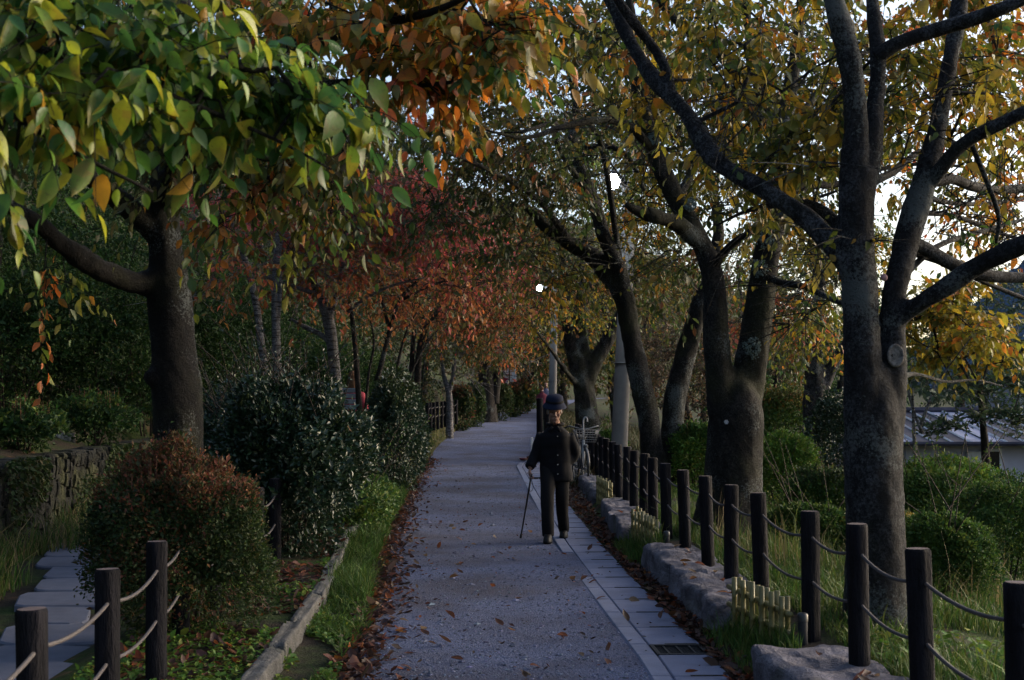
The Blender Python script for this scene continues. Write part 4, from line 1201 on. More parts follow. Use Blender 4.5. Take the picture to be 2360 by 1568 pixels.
# N: overhanging branches of a tree whose trunk stands outside the picture
Nt = Tree('cherry_tree', 'large green leaves hanging close at upper left from a tree outside the picture', 'tree', (-2.7, 2.6, .1), B_LEFT, seed=9)
Nt.limb([(-2.7, 2.6, -.1, .2), (-2.68, 2.6, .8, .16), (-2.6, 2.6, 1.7, .14), (-2.5, 2.7, 2.4, .12), (-2.3, 2.9, 2.9, .09)], px=False, sides=14)
Nt.limb([(-2.35, 2.85, 2.6, .05), (-1.9, 3.3, 2.62, .024), (-1.5, 3.6, 2.58, .015), (-1.05, 3.85, 2.46, .009), (-.75, 4.05, 2.36, .006), (-.58, 4.15, 2.28, .004)], px=False, sides=9)
Nt.limb([(-1.9, 3.3, 2.62, .016), (-1.5, 3.5, 2.4, .010), (-1.2, 3.5, 2.22, .007), (-1.0, 3.6, 2.12, .004)], px=False, sides=8)
Nt.limb([(-2.3, 2.9, 2.9, .05), (-1.7, 3.7, 3.0, .016), (-1.1, 4.0, 2.95, .008), (-.8, 4.1, 2.9, .004)], px=False, sides=8)
Nt.fill([
 (260, 65, 3.9, 180, 70, .3, 10, 'near'), (110, 105, 3.6, 130, 90, .3, 10, 'near'), (400, 130, 4.0, 150, 60, .3, 12, 'near'), (570, 175, 4.1, 110, 50, .25, 9, 'near'), (700, 210, 4.2, 80, 36, .2, 7, 'near'), (790, 245, 4.2, 40, 25, .15, 2, 'near'), (230, 185, 3.7, 160, 40, .25, 8, 'near'), (20, 245, 3.4, 60, 70, .2, 6, 'near'), (20, 335, 3.4, 50, 30, .2, 2, 'near'), (30, -25, 3.6, 120, 80, .3, 6, 'near'), (340, -95, 4.0, 130, 50, .3, 6, 'near'), (480, 240, 4.0, 80, 25, .2, 3, 'near'), (620, 275, 4.1, 90, 22, .2, 4, 'near')],
 leaf=.068, tw=4, nl=6, L=.21, droop=.4, size_var=.34, hang=.8, shape='fine', twig_r=.002, spread=.7, coh=.3)
Nt.finish(single=300, mat=M_LEAF_NEAR)
# unseen trees carry the avenue on behind the camera, added to dim the frontal light
for i, (x, y, lab) in enumerate([(-3.0, -3.2, 'unseen cherry tree added for shade behind the camera on the canal side'), (2.6, -4.6, 'unseen cherry tree added for shade behind the camera on the fence side')]):
    b = np.array([x, y, float(gz(x, 0)) - .1])
    t = Tree('cherry_tree', lab, 'tree', b, B_LEFT, 'unseen avenue trees added for shade behind the camera', 180 + i)
    t.limb([(*b, .24), (*(b + [0, 0, 1.2]), .18), (*(b + [.1, 0, 2.4]), .15), (*(b + [.2, .3, 3.6]), .1), (*(b + [.1, .5, 5.4]), .05)], px=False, sides=10)
    t.limb([(*(b + [0, 0, 2]), .11), (*(b + [-x * .35, .4, 3.2]), .08), (*(b + [-x * .8, .2, 4.2]), .04)], px=False, sides=8)
    t.fillw([(b + [-x * .3, -.5, 4.4], (2.8, 2.4, 1.6), 130, 'orange' if i % 2 else 'yellow')], leaf=.13, tw=4, nl=8, L=.6, droop=.4, shape='low', twig_r=0, step=.8)
    t.finish()
# slim trees with ringed bark and red or rusty foliage on the left bank
MIDG = 'slim trees on the left bank of the path'
def slim(name, label, d, stems, vols, bark, seed, leaf=.095, shape='low', n=(5, 9), L=.6):
    b = P(stems[0][0][0], stems[0][0][1], d)
    b[2] = gz(b[0], d) - .1
    t = Tree(name, label, 'tree', b, bark, MIDG, seed)
    for k, st in enumerate(stems):
        pts = [np.append(P(x, y, d + dd), r) for (x, y, dd, r) in [(q if len(q) == 4 else (q[0], q[1], 0, q[2])) for q in st]]
        if k == 0 and pts[0][2] > b[2] + .1: pts = [np.array([b[0], b[1], b[2], pts[0][3] * 1.25])] + pts
        t.limb(pts, px=False, sides=10, rough=.07)
    t.fill(vols, leaf=leaf, tw=n[0], nl=n[1], L=L, droop=.3, shape=shape, twig_r=.004)
    t.fill([(v[0], v[1] + 25, v[2], v[3] * 1.25, v[4] * 1.6, v[5], max(4, v[6] // 2), v[7]) for v in vols], leaf=.06, tw=4, nl=1, L=L * 1.2, droop=.05, spread=1.0, shape='low', twig_r=.0055 * d / 20)
    t.finish()
slim('maple_tree', 'thin pale ringed stem leaning left beside the dark thick trunk', 18, [[(612, 900, .06), (598, 760, .055), (588, 690, .05), (572, 620, .045), (552, 565, .035), (530, 500, .02)]],
     [(500, 590, 18, 110, 60, 1.2, 12, 'rust'), (560, 480, 18.5, 160, 80, 1.2, 16, 'red')], B_PALE, 41)
slim('maple_tree', 'upright pair of white ringed stems standing behind the glossy bush', 18.5, [[(640, 980, .075), (638, 860, .07), (636, 760, .062), (634, 660, .05), (638, 580, .045), (645, 480, .03)], [(640, 760, .03), (646, 660, .028), (644, 590, .022), (660, 500, .012)]],
     [(650, 540, 19, 110, 60, 1.2, 14, 'red'), (740, 610, 19.5, 120, 60, 1.3, 16, 'rust')], B_PALE, 42)
slim('maple_tree', 'red leaved tree with a mottled curving trunk that forks at head height', 20, [[(782, 960, .085), (776, 890, .082), (768, 820, .085), (758, 745, .088), (742, 690, .075), (716, 640, .06), (690, 590, .045), (650, 560, .03)], [(758, 740, .06), (772, 690, .05), (790, 620, .04), (800, 540, .03), (830, 460, .02)], [(770, 800, .04), (740, 772, .04), (705, 755, .035), (670, 735, .02)], [(800, 720, .03), (840, 690, .026), (900, 660, .02), (980, 640, .012)], [(735, 680, .035), (690, 665, .03), (620, 640, .022), (560, 600, .012)]],
     [(880, 465, 20, 150, 60, 1.5, 46, 'red'), (1000, 490, 20.5, 90, 50, 1.3, 26, 'red'), (730, 250, 25, 90, 70, 1.5, 24, 'red'), (900, 330, 25, 150, 80, 1.5, 34, 'olive'), (1040, 360, 26, 120, 60, 1.5, 24, 'olive'), (960, 280, 27, 150, 70, 1.5, 24, 'deep'), (780, 520, 20.5, 110, 70, 1.4, 22, 'rust'), (860, 560, 21, 150, 60, 1.5, 22, 'rust'), (740, 440, 21, 120, 60, 1.4, 18, 'red')], B_PALE, 43)
slim('maple_tree', 'thin dark multi stemmed tree beside the woman in red', 25, [[(830, 980, .06), (824, 880, .055), (818, 790, .05), (806, 700, .04), (790, 640, .03)], [(868, 880, .05), (884, 820, .05), (902, 750, .045), (922, 690, .04), (960, 650, .03)], [(898, 760, .035), (880, 690, .03), (872, 630, .02)], [(930, 690, .03), (990, 660, .025), (1050, 640, .015)], [(842, 950, .03), (850, 860, .026), (862, 790, .02), (850, 720, .014)], [(905, 930, .035), (915, 850, .03), (935, 770, .022), (960, 720, .014)], [(938, 940, .03), (948, 860, .026), (985, 790, .018), (1010, 760, .01)]],
     [(940, 610, 25, 150, 50, 2, 34, 'rust'), (1040, 560, 25, 130, 60, 2, 40, 'red'), (880, 690, 25, 110, 40, 1.6, 14, 'rust'), (1040, 650, 26, 110, 40, 1.6, 18, 'rust')], B_FAR, 44, .1)
slim('maple_tree', 'leaning pale twigged tree above the left post row', 33, [[(960, 960, .1), (962, 880, .09), (968, 800, .08), (985, 750, .07), (1015, 710, .05)], [(945, 900, .07), (950, 820, .06), (955, 740, .05)]],
     [(1100, 640, 32, 120, 50, 2.5, 46, 'red'), (1170, 560, 34, 90, 50, 2.5, 24, 'rust'), (1130, 480, 35, 130, 60, 2.5, 30, 'olive'), (1010, 720, 33, 120, 50, 2.5, 24, 'rust'), (1120, 720, 34, 80, 40, 2, 18, 'rust')], B_FAR, 45, .12)
slim('maple_tree', 'pale Y shaped trunk standing right behind the left post row', 41, [[(1036, 945, .11), (1034, 905, .10), (1024, 870, .07), (1018, 830, .05), (1010, 780, .03)], [(1035, 905, .07), (1044, 870, .07), (1048, 830, .055), (1060, 780, .04)]],
     [(1060, 790, 41, 110, 50, 2.5, 30, 'olive'), (1150, 780, 42, 90, 50, 2.5, 22, 'rust'), (1120, 700, 43, 100, 40, 2.5, 22, 'olive')], B_PALE, 46, .13)
slim('large_tree', 'thick dark trunk at the bend of the path beyond the left post row', 56, [[(1124, 960, .42), (1122, 900, .36), (1120, 850, .34), (1116, 790, .3), (1110, 700, .2)], [(1140, 930, .2), (1146, 870, .18), (1152, 800, .15)]],
     [(1100, 740, 56, 130, 70, 3.5, 50, 'olive'), (1180, 800, 56, 90, 40, 3, 26, 'rust'), (1180, 720, 57, 110, 50, 3.5, 30, 'olive'), (1050, 660, 58, 150, 60, 4, 30, 'rust')], B_FAR, 47, .16)

# trees that close the view where the path bends
for i, (x, d, h, pal, lab) in enumerate([
 (1215, 74, 9, 'brown', 'brownish tree at the far bend left of the second lamp pole'), (1250, 84, 10, 'rust', 'russet tree far down the path behind the second lamp'), (1300, 70, 9, 'olive', 'olive tree far behind the walker on the right of the path'),
 (1345, 62, 10, 'olive', 'olive tree behind the three forked cherry'), (1175, 88, 12, 'olive', 'tall far tree above the red banner'), (1420, 66, 11, 'brown', 'brown tinged tree far behind the concrete lamp pole'), (1500, 72, 12, 'olive', 'far olive tree behind the two stemmed cherry'),
 (1285, 110, 14, 'olive', 'hazy farthest tree closing the path between the two rows'), (1220, 125, 15, 'deep', 'dark farthest tree beyond the bend'), (1620, 80, 11, 'olive', 'far tree between the third and second cherry'), (1770, 75, 9, 'olive', 'far tree behind the second cherry fork'), (2000, 70, 8, 'green', 'far green tree behind the nearest cherry')]):
    b = P(x, 900, d); b[2] = gz(b[0], d) - .1
    t = Tree('far_tree', lab, 'tree', b, B_FAR, 'trees closing the far end of the path', 60 + i)
    t.limb([(*b, .24), (*(b + [t.r.normal() * .2, 0, h * .25]), .2), (*(b + [t.r.normal() * .5, 0, h * .5]), .15), (*(b + [t.r.normal() * .8, 0, h * .85]), .05)], px=False, sides=8)
    t.limb([(*(b + [0, 0, h * .2]), .12), (*(b + [1.2, 0, h * .4]), .08), (*(b + [2, .5, h * .6]), .04)], px=False, sides=6)
    t.fillw([(b + [0, 0, h * .62], (h * .34, h * .3, h * .36), 110, pal), (b + [0, 0, h * .3], (h * .28, h * .25, h * .16), 26, pal)], leaf=.2, tw=5, nl=8, L=1.0, droop=.3, shape='low', twig_r=0, step=.8)
    t.finish(mat=M_LEAF_MATT)

# evergreens on the wooded slope at the left
HG = 'evergreens on the dark wooded slope at left'
for i, (x, y, h, r_, pal, lab) in enumerate([
 (-8.2, 19.5, 8, 2.8, 'dark', 'dark evergreen whose lowest leaves hang over the stone wall'), (-6.6, 24, 9, 2.6, 'dark', 'dark evergreen behind the thick left trunk'), (-10.5, 26, 10, 3.2, 'dark', 'dark evergreen higher on the slope behind the wall'),
 (-7.0, 31, 10, 2.8, 'dark', 'evergreen behind the pale ringed stems'), (-12.5, 20, 10, 3.2, 'dark', 'evergreen at the left edge above the log edging'), (-6.4, 38, 11, 3.0, 'deep', 'dull green tree behind the red leaved maple'), (-11, 36, 13, 3.6, 'dark', 'tall evergreen up the slope behind the maples'),
 (-15, 30, 13, 3.8, 'dark', 'tall evergreen at left high on the slope'), (-7.5, 47, 13, 3.6, 'deep', 'tall dull tree behind the left post row'), (-13, 47, 15, 4.2, 'dark', 'tallest dark evergreen on the slope'), (-18, 42, 15, 4.4, 'dark', 'evergreen crest tree on the left slope'), (-8, 58, 15, 4, 'deep', 'far dull tree on the slope at the bend'),
 (-14, 60, 17, 4.8, 'dark', 'far tall evergreen on the slope'), (-4.6, 66, 12, 3.4, 'deep', 'far dull tree close to the bend'), (-21, 58, 18, 5, 'dark', 'far crest evergreen at the top of the slope'), (-9, 78, 18, 5, 'deep', 'far broad tree above the bend'), (-2, 84, 14, 4, 'deep', 'far tree left of the banner'), (-16, 80, 20, 5.5, 'dark', 'farthest tall evergreen on the slope'),
 (-9.8, 14.5, 7.5, 2.4, 'dark', 'evergreen nearest the stone wall at the left edge'), (-14, 13, 9, 3, 'dark', 'evergreen beyond the left edge of the wall')]):
    z = float(gz(x, y)) - .1
    b = np.array([x, y, z])
    t = Tree('evergreen_tree', lab, 'tree', b, B_FAR, HG, 90 + i)
    t.limb([(*b, .2), (*(b + [t.r.normal() * .2, 0, h * .3]), .17), (*(b + [t.r.normal() * .3, 0, h * .6]), .12), (*(b + [t.r.normal() * .3, 0, h * .93]), .04)], px=False, sides=8)
    near = y < 33
    lf_ = .075 if near else .15
    cnt = int(290 if near else 120)
    t.fillw([(b + [0, 0, h * .46], (r_, r_, h * .46), cnt, pal), (b + [0, 0, h * .2], (r_ * .95, r_ * .95, h * .2), int(cnt * .35), pal)], leaf=lf_, tw=5, nl=12 if near else 9, L=.55 if near else .9, droop=.35, shape='low', twig_r=0, step=.6, hang=.4)
    t.finish(mat=M_LEAF_MATT)
# ------------------------------------------------------------------ shrubs
def shrub(name, label, c, r3, n, pal, leaf, mat=None, seed=1, lump=.12, top=None, shape='low', whips=0, width=.5, group=None, zb=None, power=2.6, depth=.35):
    r = np.random.default_rng(seed)
    c = np.asarray(c, dtype=float); r3 = np.asarray(r3, dtype=float)
    zb = float(gz(c[0], c[1])) if zb is None else zb
    o = thing(name, label, 'shrub', (c[0], c[1], zb), group)
    u = nrm(r.normal(size=(n, 3)))
    u[:, 2] = np.where((u[:, 2] < -.35) & (r.random(n) < .7), -u[:, 2], u[:, 2])
    sup = (np.abs(u) ** power).sum(1) ** (-1 / power)
    lum = 1 + lump * wob(u * 2.2, 1.6, seed) + lump * .6 * wob(u * 5, 1.6, seed + 2)
    rad = 1 - depth * r.random(n) ** 1.8 + r.exponential(.035, n)
    pos = c + u * (sup * lum * rad)[:, None] * r3
    pos[:, 2] = np.maximum(pos[:, 2], zb + .01)
    d = nrm(u * .7 + r.normal(size=(n, 3)) * .6 + np.array([0, 0, .15]))
    n0 = u + r.normal(size=(n, 3)) * .5
    y = nrm(np.cross(n0, d)); z = np.cross(d, y)
    R = np.stack([d, y, z], -1)
    cell = (np.floor(pos / .12) @ np.array([73.0, 179.0, 283.0])).astype(int) % 997
    col = colours(pal, cell, 997, r, .5)
    if top:
        k = np.clip((pos[:, 2] - c[2] - r3[2] * .48) / (r3[2] * .5), 0, 1) + .28 * wob(pos, 4)
        sel = r.random(n) < np.clip(k, 0, .9)
        col[sel] = colours(top, cell[sel], 997, r, .3)
    V, T = leaf_low(width, .25, .08) if shape == 'low' else leaf_mid(width, .15, .2)
    W, Tn = scatter(V, T, pos, R, leaf * np.exp(r.normal(0, .25, n)))
    f = obj('foliage', W, [Tn], mat or M_LEAF_MATT, o, True, np.repeat(col, len(T), 0)); tag(f, kind='stuff')
    mb = MB()
    for k in range(9):
        a = r.uniform(0, 6.28); q = r.uniform(.2, .75)
        e = c + np.array([math.cos(a) * q * r3[0], math.sin(a) * q * r3[1], r.uniform(-.1, .6) * r3[2]])
        b = np.array([c[0] + math.cos(a) * r3[0] * .15, c[1] + math.sin(a) * r3[1] * .15, zb - .05])
        mb.tube(catmull([b, b * .5 + e * .5 + [0, 0, .05], e], 3), np.linspace(.016, .005, 7), 5)
    mb.obj('stem', M_TWIG, o)
    if whips:
        mb = MB(); LV = []; LT = []; LC = []; off = 0
        for k in range(whips):
            a = r.uniform(0, 6.28); q = math.sqrt(r.random()) * .8
            b = c + np.array([math.cos(a) * q * r3[0], math.sin(a) * q * r3[1], r3[2] * math.sqrt(max(.05, 1 - q * q)) * .8])
            h = r.uniform(.12, .26) if top else r.uniform(.4, 1.0)
            lean = r.normal(size=2) * (.02 if top else .22)
            pt = np.array([b + np.array([lean[0] * t * h * 2, lean[1] * t * h * 2, h * t - (.12 * h * t * t if not top else 0)]) for t in np.linspace(0, 1, 5)])
            mb.tube(pt, np.linspace(.0042, .002, 5) if top else np.linspace(.006, .003, 5), 4, False)
            m_ = 3 if top else 14
            t = r.uniform(.2, 1, m_)[:, None]
            pp = b + (pt[-1] - b) * t
            dd = nrm(r.normal(size=(m_, 3)) + np.array([0, 0, .5]))
            W, Tn = scatter(V, T, pp, leaf_frames(dd, r), np.full(m_, leaf * .9))
            LV.append(W); LT.append(Tn + off); off += len(W); LC.append(np.repeat(colours(top or pal, np.zeros(m_, int), 1, r, .2), len(T), 0))
        tag(mb.obj('shoots', plain('red_shoot', (.16, .07, .04), .8) if top else M_TWIG, o), kind='stuff')
        tag(obj('shoot_leaves', np.vstack(LV), [np.vstack(LT)], mat or M_LEAF_MATT, o, True, np.vstack(LC)), kind='stuff')
    return o

shrub('azalea_bush', 'clipped round azalea with reddish top and upright shoots beside the left rope posts', (-2.03, 8.05, .60), (.47, .52, .50), 56000, 'azalea', .026, seed=1, lump=.20, top='azalea_top', whips=110, power=2.6, depth=.28)
shrub('camellia_bush', 'large dark glossy leaved bush leaning over the left kerb', (-2.05, 12.1, .86), (.62, .85, .76), 40000, 'camellia', .05, M_LEAF_GLOSS, 2, .22, None, 'low', 40, .5, None, None, 2.15, .5)
shrub('camellia_bush', 'bushy dark shrub between the glossy bush and the thick left trunk', (-2.75, 13.8, .82), (.8, .9, .76), 20000, 'camellia', .05, M_LEAF_GLOSS, 3, .18, None, 'low', 70, .45, None, None, 2.4, .5)
shrub('camellia_bush', 'brighter speckled bush behind the glossy one, before the post row', (-1.88, 21.5, .95), (.42, 1.5, .84), 26000, 'camellia', .055, M_LEAF_GLOSS, 4, .14, 'azalea', 'low', 14, .5)
shrub('leafy_weed', 'green weedy shrub spilling over the kerb onto the path edge', (-1.72, 15.3, .25), (.30, 1.1, .30), 7000, 'green', .045, None, 5, .2, None, 'mid', 12)
LG = 'clipped shrubs along the far left of the path'
for i, (x, ty, d, rx, pal, top, lab) in enumerate([
 (1062, 893, 46, 28, 'azalea', 'azalea_top', 'reddish topped round bush behind the left post row'), (1090, 890, 50, 26, 'azalea', None, 'dark round bush left of the thick dark trunk'), (1150, 888, 58, 30, 'azalea', None, 'dark low hedge bush below the red banner'),
 (1185, 893, 64, 18, 'azalea', 'azalea_top', 'small rusty bush by the farthest posts'), (1200, 880, 70, 24, 'azalea', 'azalea_top', 'rust edged bush at the bend'), (1222, 895, 78, 22, 'green', None, 'green bush where the path disappears')]):
    p = P(x, ty, d); zb = float(gz(p[0], d)); h = p[2] - zb
    shrub('clipped_bush', lab, (p[0], d, zb + h / 2), (rx / F * d, rx / F * d, h / 2), 5000, pal, .10, None, 20 + i, .06, top, group=LG)
RG = 'shrubs in the garden beyond the rope fence'
for i, (x, ty, d, rx, pal, top, lab, n, lf_, mat) in enumerate([
 (2165, 1195, 10.5, 110, 'green', None, 'round azalea right beside the nearest cherry trunk', 26000, .03, None),
 (2300, 1135, 13.5, 150, 'green', None, 'wide leafy shrub at the right edge below the house', 26000, .035, None),
 (2140, 1095, 15, 110, 'green', None, 'olive green shrub behind the round azalea at the nearest trunk', 18000, .04, None),
 (2170, 1062, 20, 120, 'lime', None, 'bright green shrub under the house wall', 20000, .05, None),
 (2340, 1110, 19, 90, 'lime', 'green', 'pale green shrub at the right edge before the house window', 9000, .05, None),
 (1905, 1085, 16.5, 85, 'green', 'azalea', 'shrub at the foot of the pale sided garden tree', 12000, .042, None),
 (1800, 1010, 21, 75, 'lime', None, 'sunlit lime green shrub between the second cherry and the garden tree', 13000, .05, None),
 (1780, 900, 27, 110, 'green', 'olive', 'tall green shrub behind the second cherry', 16000, .07, None),
 (1935, 920, 24, 80, 'camellia', None, 'glossy shrub left of the nearest cherry trunk', 13000, .06, M_LEAF_GLOSS),
 (1610, 985, 19, 60, 'lime', 'green', 'yellow green shrub between the second and third cherries', 9000, .05, None),
 (1400, 1000, 26, 40, 'green', None, 'small shrub at the foot of the three forked cherry', 4000, .06, None),
 (2020, 1180, 12.5, 80, 'green', 'yellow', 'straggly shrub just behind the nearest cherry trunk', 8000, .04, None),
 (1860, 1170, 13.5, 80, 'green', None, 'leafy clump behind the rope posts, right of the hollow trunk', 8000, .04, None)]):
    p = P(x, ty, d); zb = float(gz(p[0], d)); h = max(.4, p[2] - zb)
    shrub('garden_shrub', lab, (p[0], d, zb + h / 2), (rx / F * d, rx / F * d * .8, h / 2), n, pal, lf_, mat, 40 + i, .16, top, group=RG, whips=8)

BG = 'dark undergrowth shrubs on the bank above the stone wall'
for i, (x, y, r_, h, lab) in enumerate([(-6.35, 12.3, .8, 1.5, 'dark low shrub on the bank at the left edge'), (-7.4, 19.0, 1.3, 2.2, 'dark shrub above the log edging'), (-5.75, 20.6, .7, 1.1, 'low ragged shrub hanging over the wall behind the round azalea'), (-5.5, 17.2, .45, .6, 'small shrub on top of the stone wall'), (-5.45, 14.5, .4, .45, 'tuft of dark leaves on the wall top'), (-7.9, 21.6, 1.2, 2.2, 'dark fine leaved shrub behind the log edging'), (-6.3, 20.4, 1.1, 2.4, 'dark fine leaved shrub left of the thick trunk'),
 (-8.4, 15.5, 1.4, 3.2, 'tall dark shrub at the left edge'), (-8.8, 18.8, 1.5, 3.6, 'tall dark shrub above the stone wall'), (-8.0, 22.8, 1.6, 3.8, 'tall dark shrub behind the thick trunk'), (-5.9, 23.5, 1.2, 2.8, 'dark shrub right of the thick trunk'), (-6.0, 28, 1.4, 3, 'dark shrub behind the pale stems'), (-5.2, 33, 1.3, 2.6, 'dark shrub behind the red leaved maple'), (-4.6, 38.5, 1.2, 2.2, 'dark shrub behind the left post row'), (-10.8, 17, 1.8, 4.6, 'largest dark shrub high on the bank'), (-10.6, 22, 1.8, 4.6, 'large dark shrub high on the bank behind the trunk')]):
    zb = float(gz(x, y))
    shrub('bank_shrub', lab, (x, y, zb + h * .48), (r_, r_, h * .52), 15000 if h > 1.2 else 3500, 'dark', .06 if y < 25 else .08, None, 140 + i, .34, 'green', group=BG, depth=.75, whips=24, power=2.1)
# ------------------------------------------------------------------ grass, ground cover, leaf litter
m = N('grass'); at = m.n('ShaderNodeAttribute'); at.attribute_name = 'Col'; m.color(at.outputs['Color']); m.rough(.6, .25)
tr = m.n('ShaderNodeBsdfTranslucent'); m.l(at.outputs['Color'], tr.inputs['Color'])
mx = m.n('ShaderNodeMixShader'); mx.inputs[0].default_value = .3
m.l(m.b.outputs[0], mx.inputs[1]); m.l(tr.outputs[0], mx.inputs[2]); m.l(mx.outputs[0], m.out.inputs['Surface'])
M_GRASS = m.m
def grass(name, x, y, h, w, seed, cols, lean=.6):
    r = np.random.default_rng(seed); n = len(x)
    z = z_ground(x, y) - .01
    a = r.uniform(0, 6.28, n); b = r.uniform(0, 6.28, n)
    hh = h * np.exp(r.normal(0, .35, n))
    dx, dy = np.cos(a) * hh * lean * r.random(n), np.sin(a) * hh * lean * r.random(n)
    wx, wy = np.cos(b) * w / 2, np.sin(b) * w / 2
    V = np.zeros((n, 5, 3))
    V[:, 0] = np.stack([x - wx, y - wy, z], -1); V[:, 1] = np.stack([x + wx, y + wy, z], -1)
    V[:, 2] = np.stack([x - wx * .8 + dx * .3, y - wy * .8 + dy * .3, z + hh * .6], -1); V[:, 3] = np.stack([x + wx * .8 + dx * .3, y + wy * .8 + dy * .3, z + hh * .6], -1)
    V[:, 4] = np.stack([x + dx, y + dy, z + hh * .97], -1)
    T = np.array([[0, 1, 3], [0, 3, 2], [2, 3, 4]])
    Tn = (T[None] + (np.arange(n) * 5)[:, None, None]).reshape(-1, 3)
    c = np.array(cols)[r.integers(0, len(cols), n)] * np.exp(r.normal(0, .25, n))[:, None]
    tag(obj(name, V.reshape(-1, 3), [Tn], M_GRASS, None, True, np.repeat(c, 3, 0)), kind='stuff')
GC = [(.03, .075, .015), (.048, .105, .018), (.08, .135, .022), (.095, .12, .026)]
DC = [(.10, .12, .03), (.16, .13, .06), (.22, .17, .09), (.06, .10, .02)]
def clump(x, y, f, t): return wob(np.stack([x, y, 0 * x], -1), f) > t
n = 70000
y = 5.5 + 32 * rng.random(n) ** 1.5; x = XL(y) - .38 + (.34 + .06 * wob(np.stack([y, 0 * y, 0 * y], -1), 1.5)) * rng.random(n) ** 1.2
k = clump(x, y, 2.2, -.35) & (y > 8.4 + 0 * y) | (clump(x, y, 3.5, .25))
grass('verge_grass', x[k], y[k], (.06 + .025 * (y[k] > 9)) * np.exp(.45 * wob(np.stack([x, y, 0 * x], -1), 3.3)[k]), .008, 1, GC + [(.05, .10, .02)], 1.3)
n = 20000
y = 22 + 38 * rng.random(n) ** 1.3; x = XL(y) - .95 + .95 * rng.random(n)
grass('far_verge_grass', x, y, .15, .018, 2, DC + [(.24, .19, .11), (.10, .13, .03)], 1.0)
n = 14000
y = 22 + 45 * rng.random(n) ** 1.3; x = XR(y) + .62 + 5 * rng.random(n) ** 1.6
grass('right_verge_grass', x, y, .16, .02, 15, [(.03, .045, .014), (.05, .05, .02), (.06, .04, .02)], 1.0)
n = 52000
y = 4.2 + 17 * rng.random(n) ** 1.4; x = XF(y) + .12 + 3.4 * rng.random(n) ** 1.3
k = clump(x, y, 1.1, -.5)
grass('garden_grass', x[k], y[k], .10 * np.exp(.5 * wob(np.stack([x, y, 0 * x], -1), 2.3)[k]), .008, 3, GC + DC[:1], 1.2)
n = 2600
y = 8.6 + 6 * rng.random(n); x = XF(y) + .3 + 3.0 * rng.random(n)
k = clump(x, y, 1.3, .1)
grass('dry_grass', x[k], y[k], .32, .006, 4, DC, .7)
n = 11000
y = 8.5 + 9 * rng.random(n); x = XL(y) - 3.85 + .95 * rng.random(n) ** 1.5
k = clump(x, y, 1.2, -.2)
grass('canal_bank_grass', x[k], y[k], .24, .009, 5, DC + GC[:2], .9)
n = 9000
y = 10.5 + 9 * rng.random(n); z = .92 - .95 * rng.random(n) ** 1.6
k = wob(np.stack([y * 1.3, z * 2.2, 0 * y], -1), 1.4) > .05
y, z = y[k], z[k]; n = len(y)
d = nrm(rng.normal(size=(n, 3)) * .6 + np.array([.5, 0, -.8]))
V, T = leaf_mid(.6, .12, .15)
W, Tn = scatter(V, T, np.stack([XL(y) - 3.72 + .05 * rng.random(n), y, z], -1), leaf_frames(d, rng, .3, .6), .04 * np.exp(rng.normal(0, .3, n)))
tag(obj('ivy', W, [Tn], M_LEAF_MATT, None, True, np.repeat(colours('azalea', np.zeros(n, int), 1, rng, 0), len(T), 0)), 'dark ivy hanging over the old stone wall', 'ivy', kind='stuff')
n = 6000
y = np.concatenate([7.15 + 1.3 * rng.random(n // 2), 11.95 + 1.7 * rng.random(n // 2)]); x = XF(y) - .42 + .3 * rng.random(n)
grass('drain_gap_grass', x, y, .10, .007, 6, GC)
def cover(name, x, y, leaf, pal, seed, zup=.03):
    r = np.random.default_rng(seed); n = len(x)
    d = nrm(r.normal(size=(n, 3)) * np.array([1, 1, .3]) + np.array([0, 0, .3]))
    V, T = leaf_mid(.62, .12, .15)
    W, Tn = scatter(V, T, np.stack([x, y, z_ground(x, y) + zup * r.random(n)], -1), leaf_frames(d, r, 1.2, .4), leaf * np.exp(r.normal(0, .3, n)))
    tag(obj(name, W, [Tn], M_LEAF_MATT, None, True, np.repeat(colours(pal, np.zeros(n, int), 1, r, 0), len(T), 0)), kind='stuff')
n = 16000
y = 5.6 + 6 * rng.random(n); x = XL(y) - 1.3 + .9 * rng.random(n); k = clump(x, y, 2.5, -.1)
cover('ground_cover', x[k], y[k], .026, 'lime', 7)
n = 7000
y = 5.6 + 4.6 * rng.random(n); x = XL(y) - .36 + .32 * rng.random(n); k = clump(x, y, 4, -.25)
cover('verge_clover', x[k], y[k], .03, 'lime', 8, .05)
n = 4000
y = 4.6 + 5 * rng.random(n); x = XF(y) + .15 + 1.3 * rng.random(n); k = clump(x, y, 2, .15)
cover('garden_ground_cover', x[k], y[k], .045, 'lime', 9, .08)

def litter(name, x, y, zf, leaf, seed, pal='litter'):
    r = np.random.default_rng(seed); n = len(x)
    d = nrm(r.normal(size=(n, 3)) * np.array([1, 1, .22]))
    V, T = leaf_mid(.55, -.25, .35)
    W, Tn = scatter(V, T, np.stack([x, y, zf(x, y) + .006 + .012 * r.random(n)], -1), leaf_frames(d, r, 1.4, .5), leaf * np.exp(r.normal(0, .28, n)))
    tag(obj(name, W, [Tn], M_LEAF_MATT, None, True, np.repeat(colours(pal, np.zeros(n, int), 1, r, 0), len(T), 0)), kind='stuff')
n = 7500
y = 5.8 + 26 * rng.random(n) ** 1.5; x = XL(y) - .10 + rng.gamma(1.5, .075, n)
litter('leaf_drift', x, y, zpath, .055, 10)
n = 3800
y = 5.6 + 22 * rng.random(n) ** 1.5
lo, hi = XR(y) + .13 + gut_w(y) - .02, XF(y) - .36
x = lo + (hi - lo) * rng.random(n) ** .7
litter('leaf_drift_by_stones', x, y, lambda a, b: gz(a, b) + .005, .055, 11)
n = 2600
y = 5.6 + 9 * rng.random(n); x = XL(y) - 1.25 + .85 * rng.random(n); k = clump(x, y, 1.8, -.15)
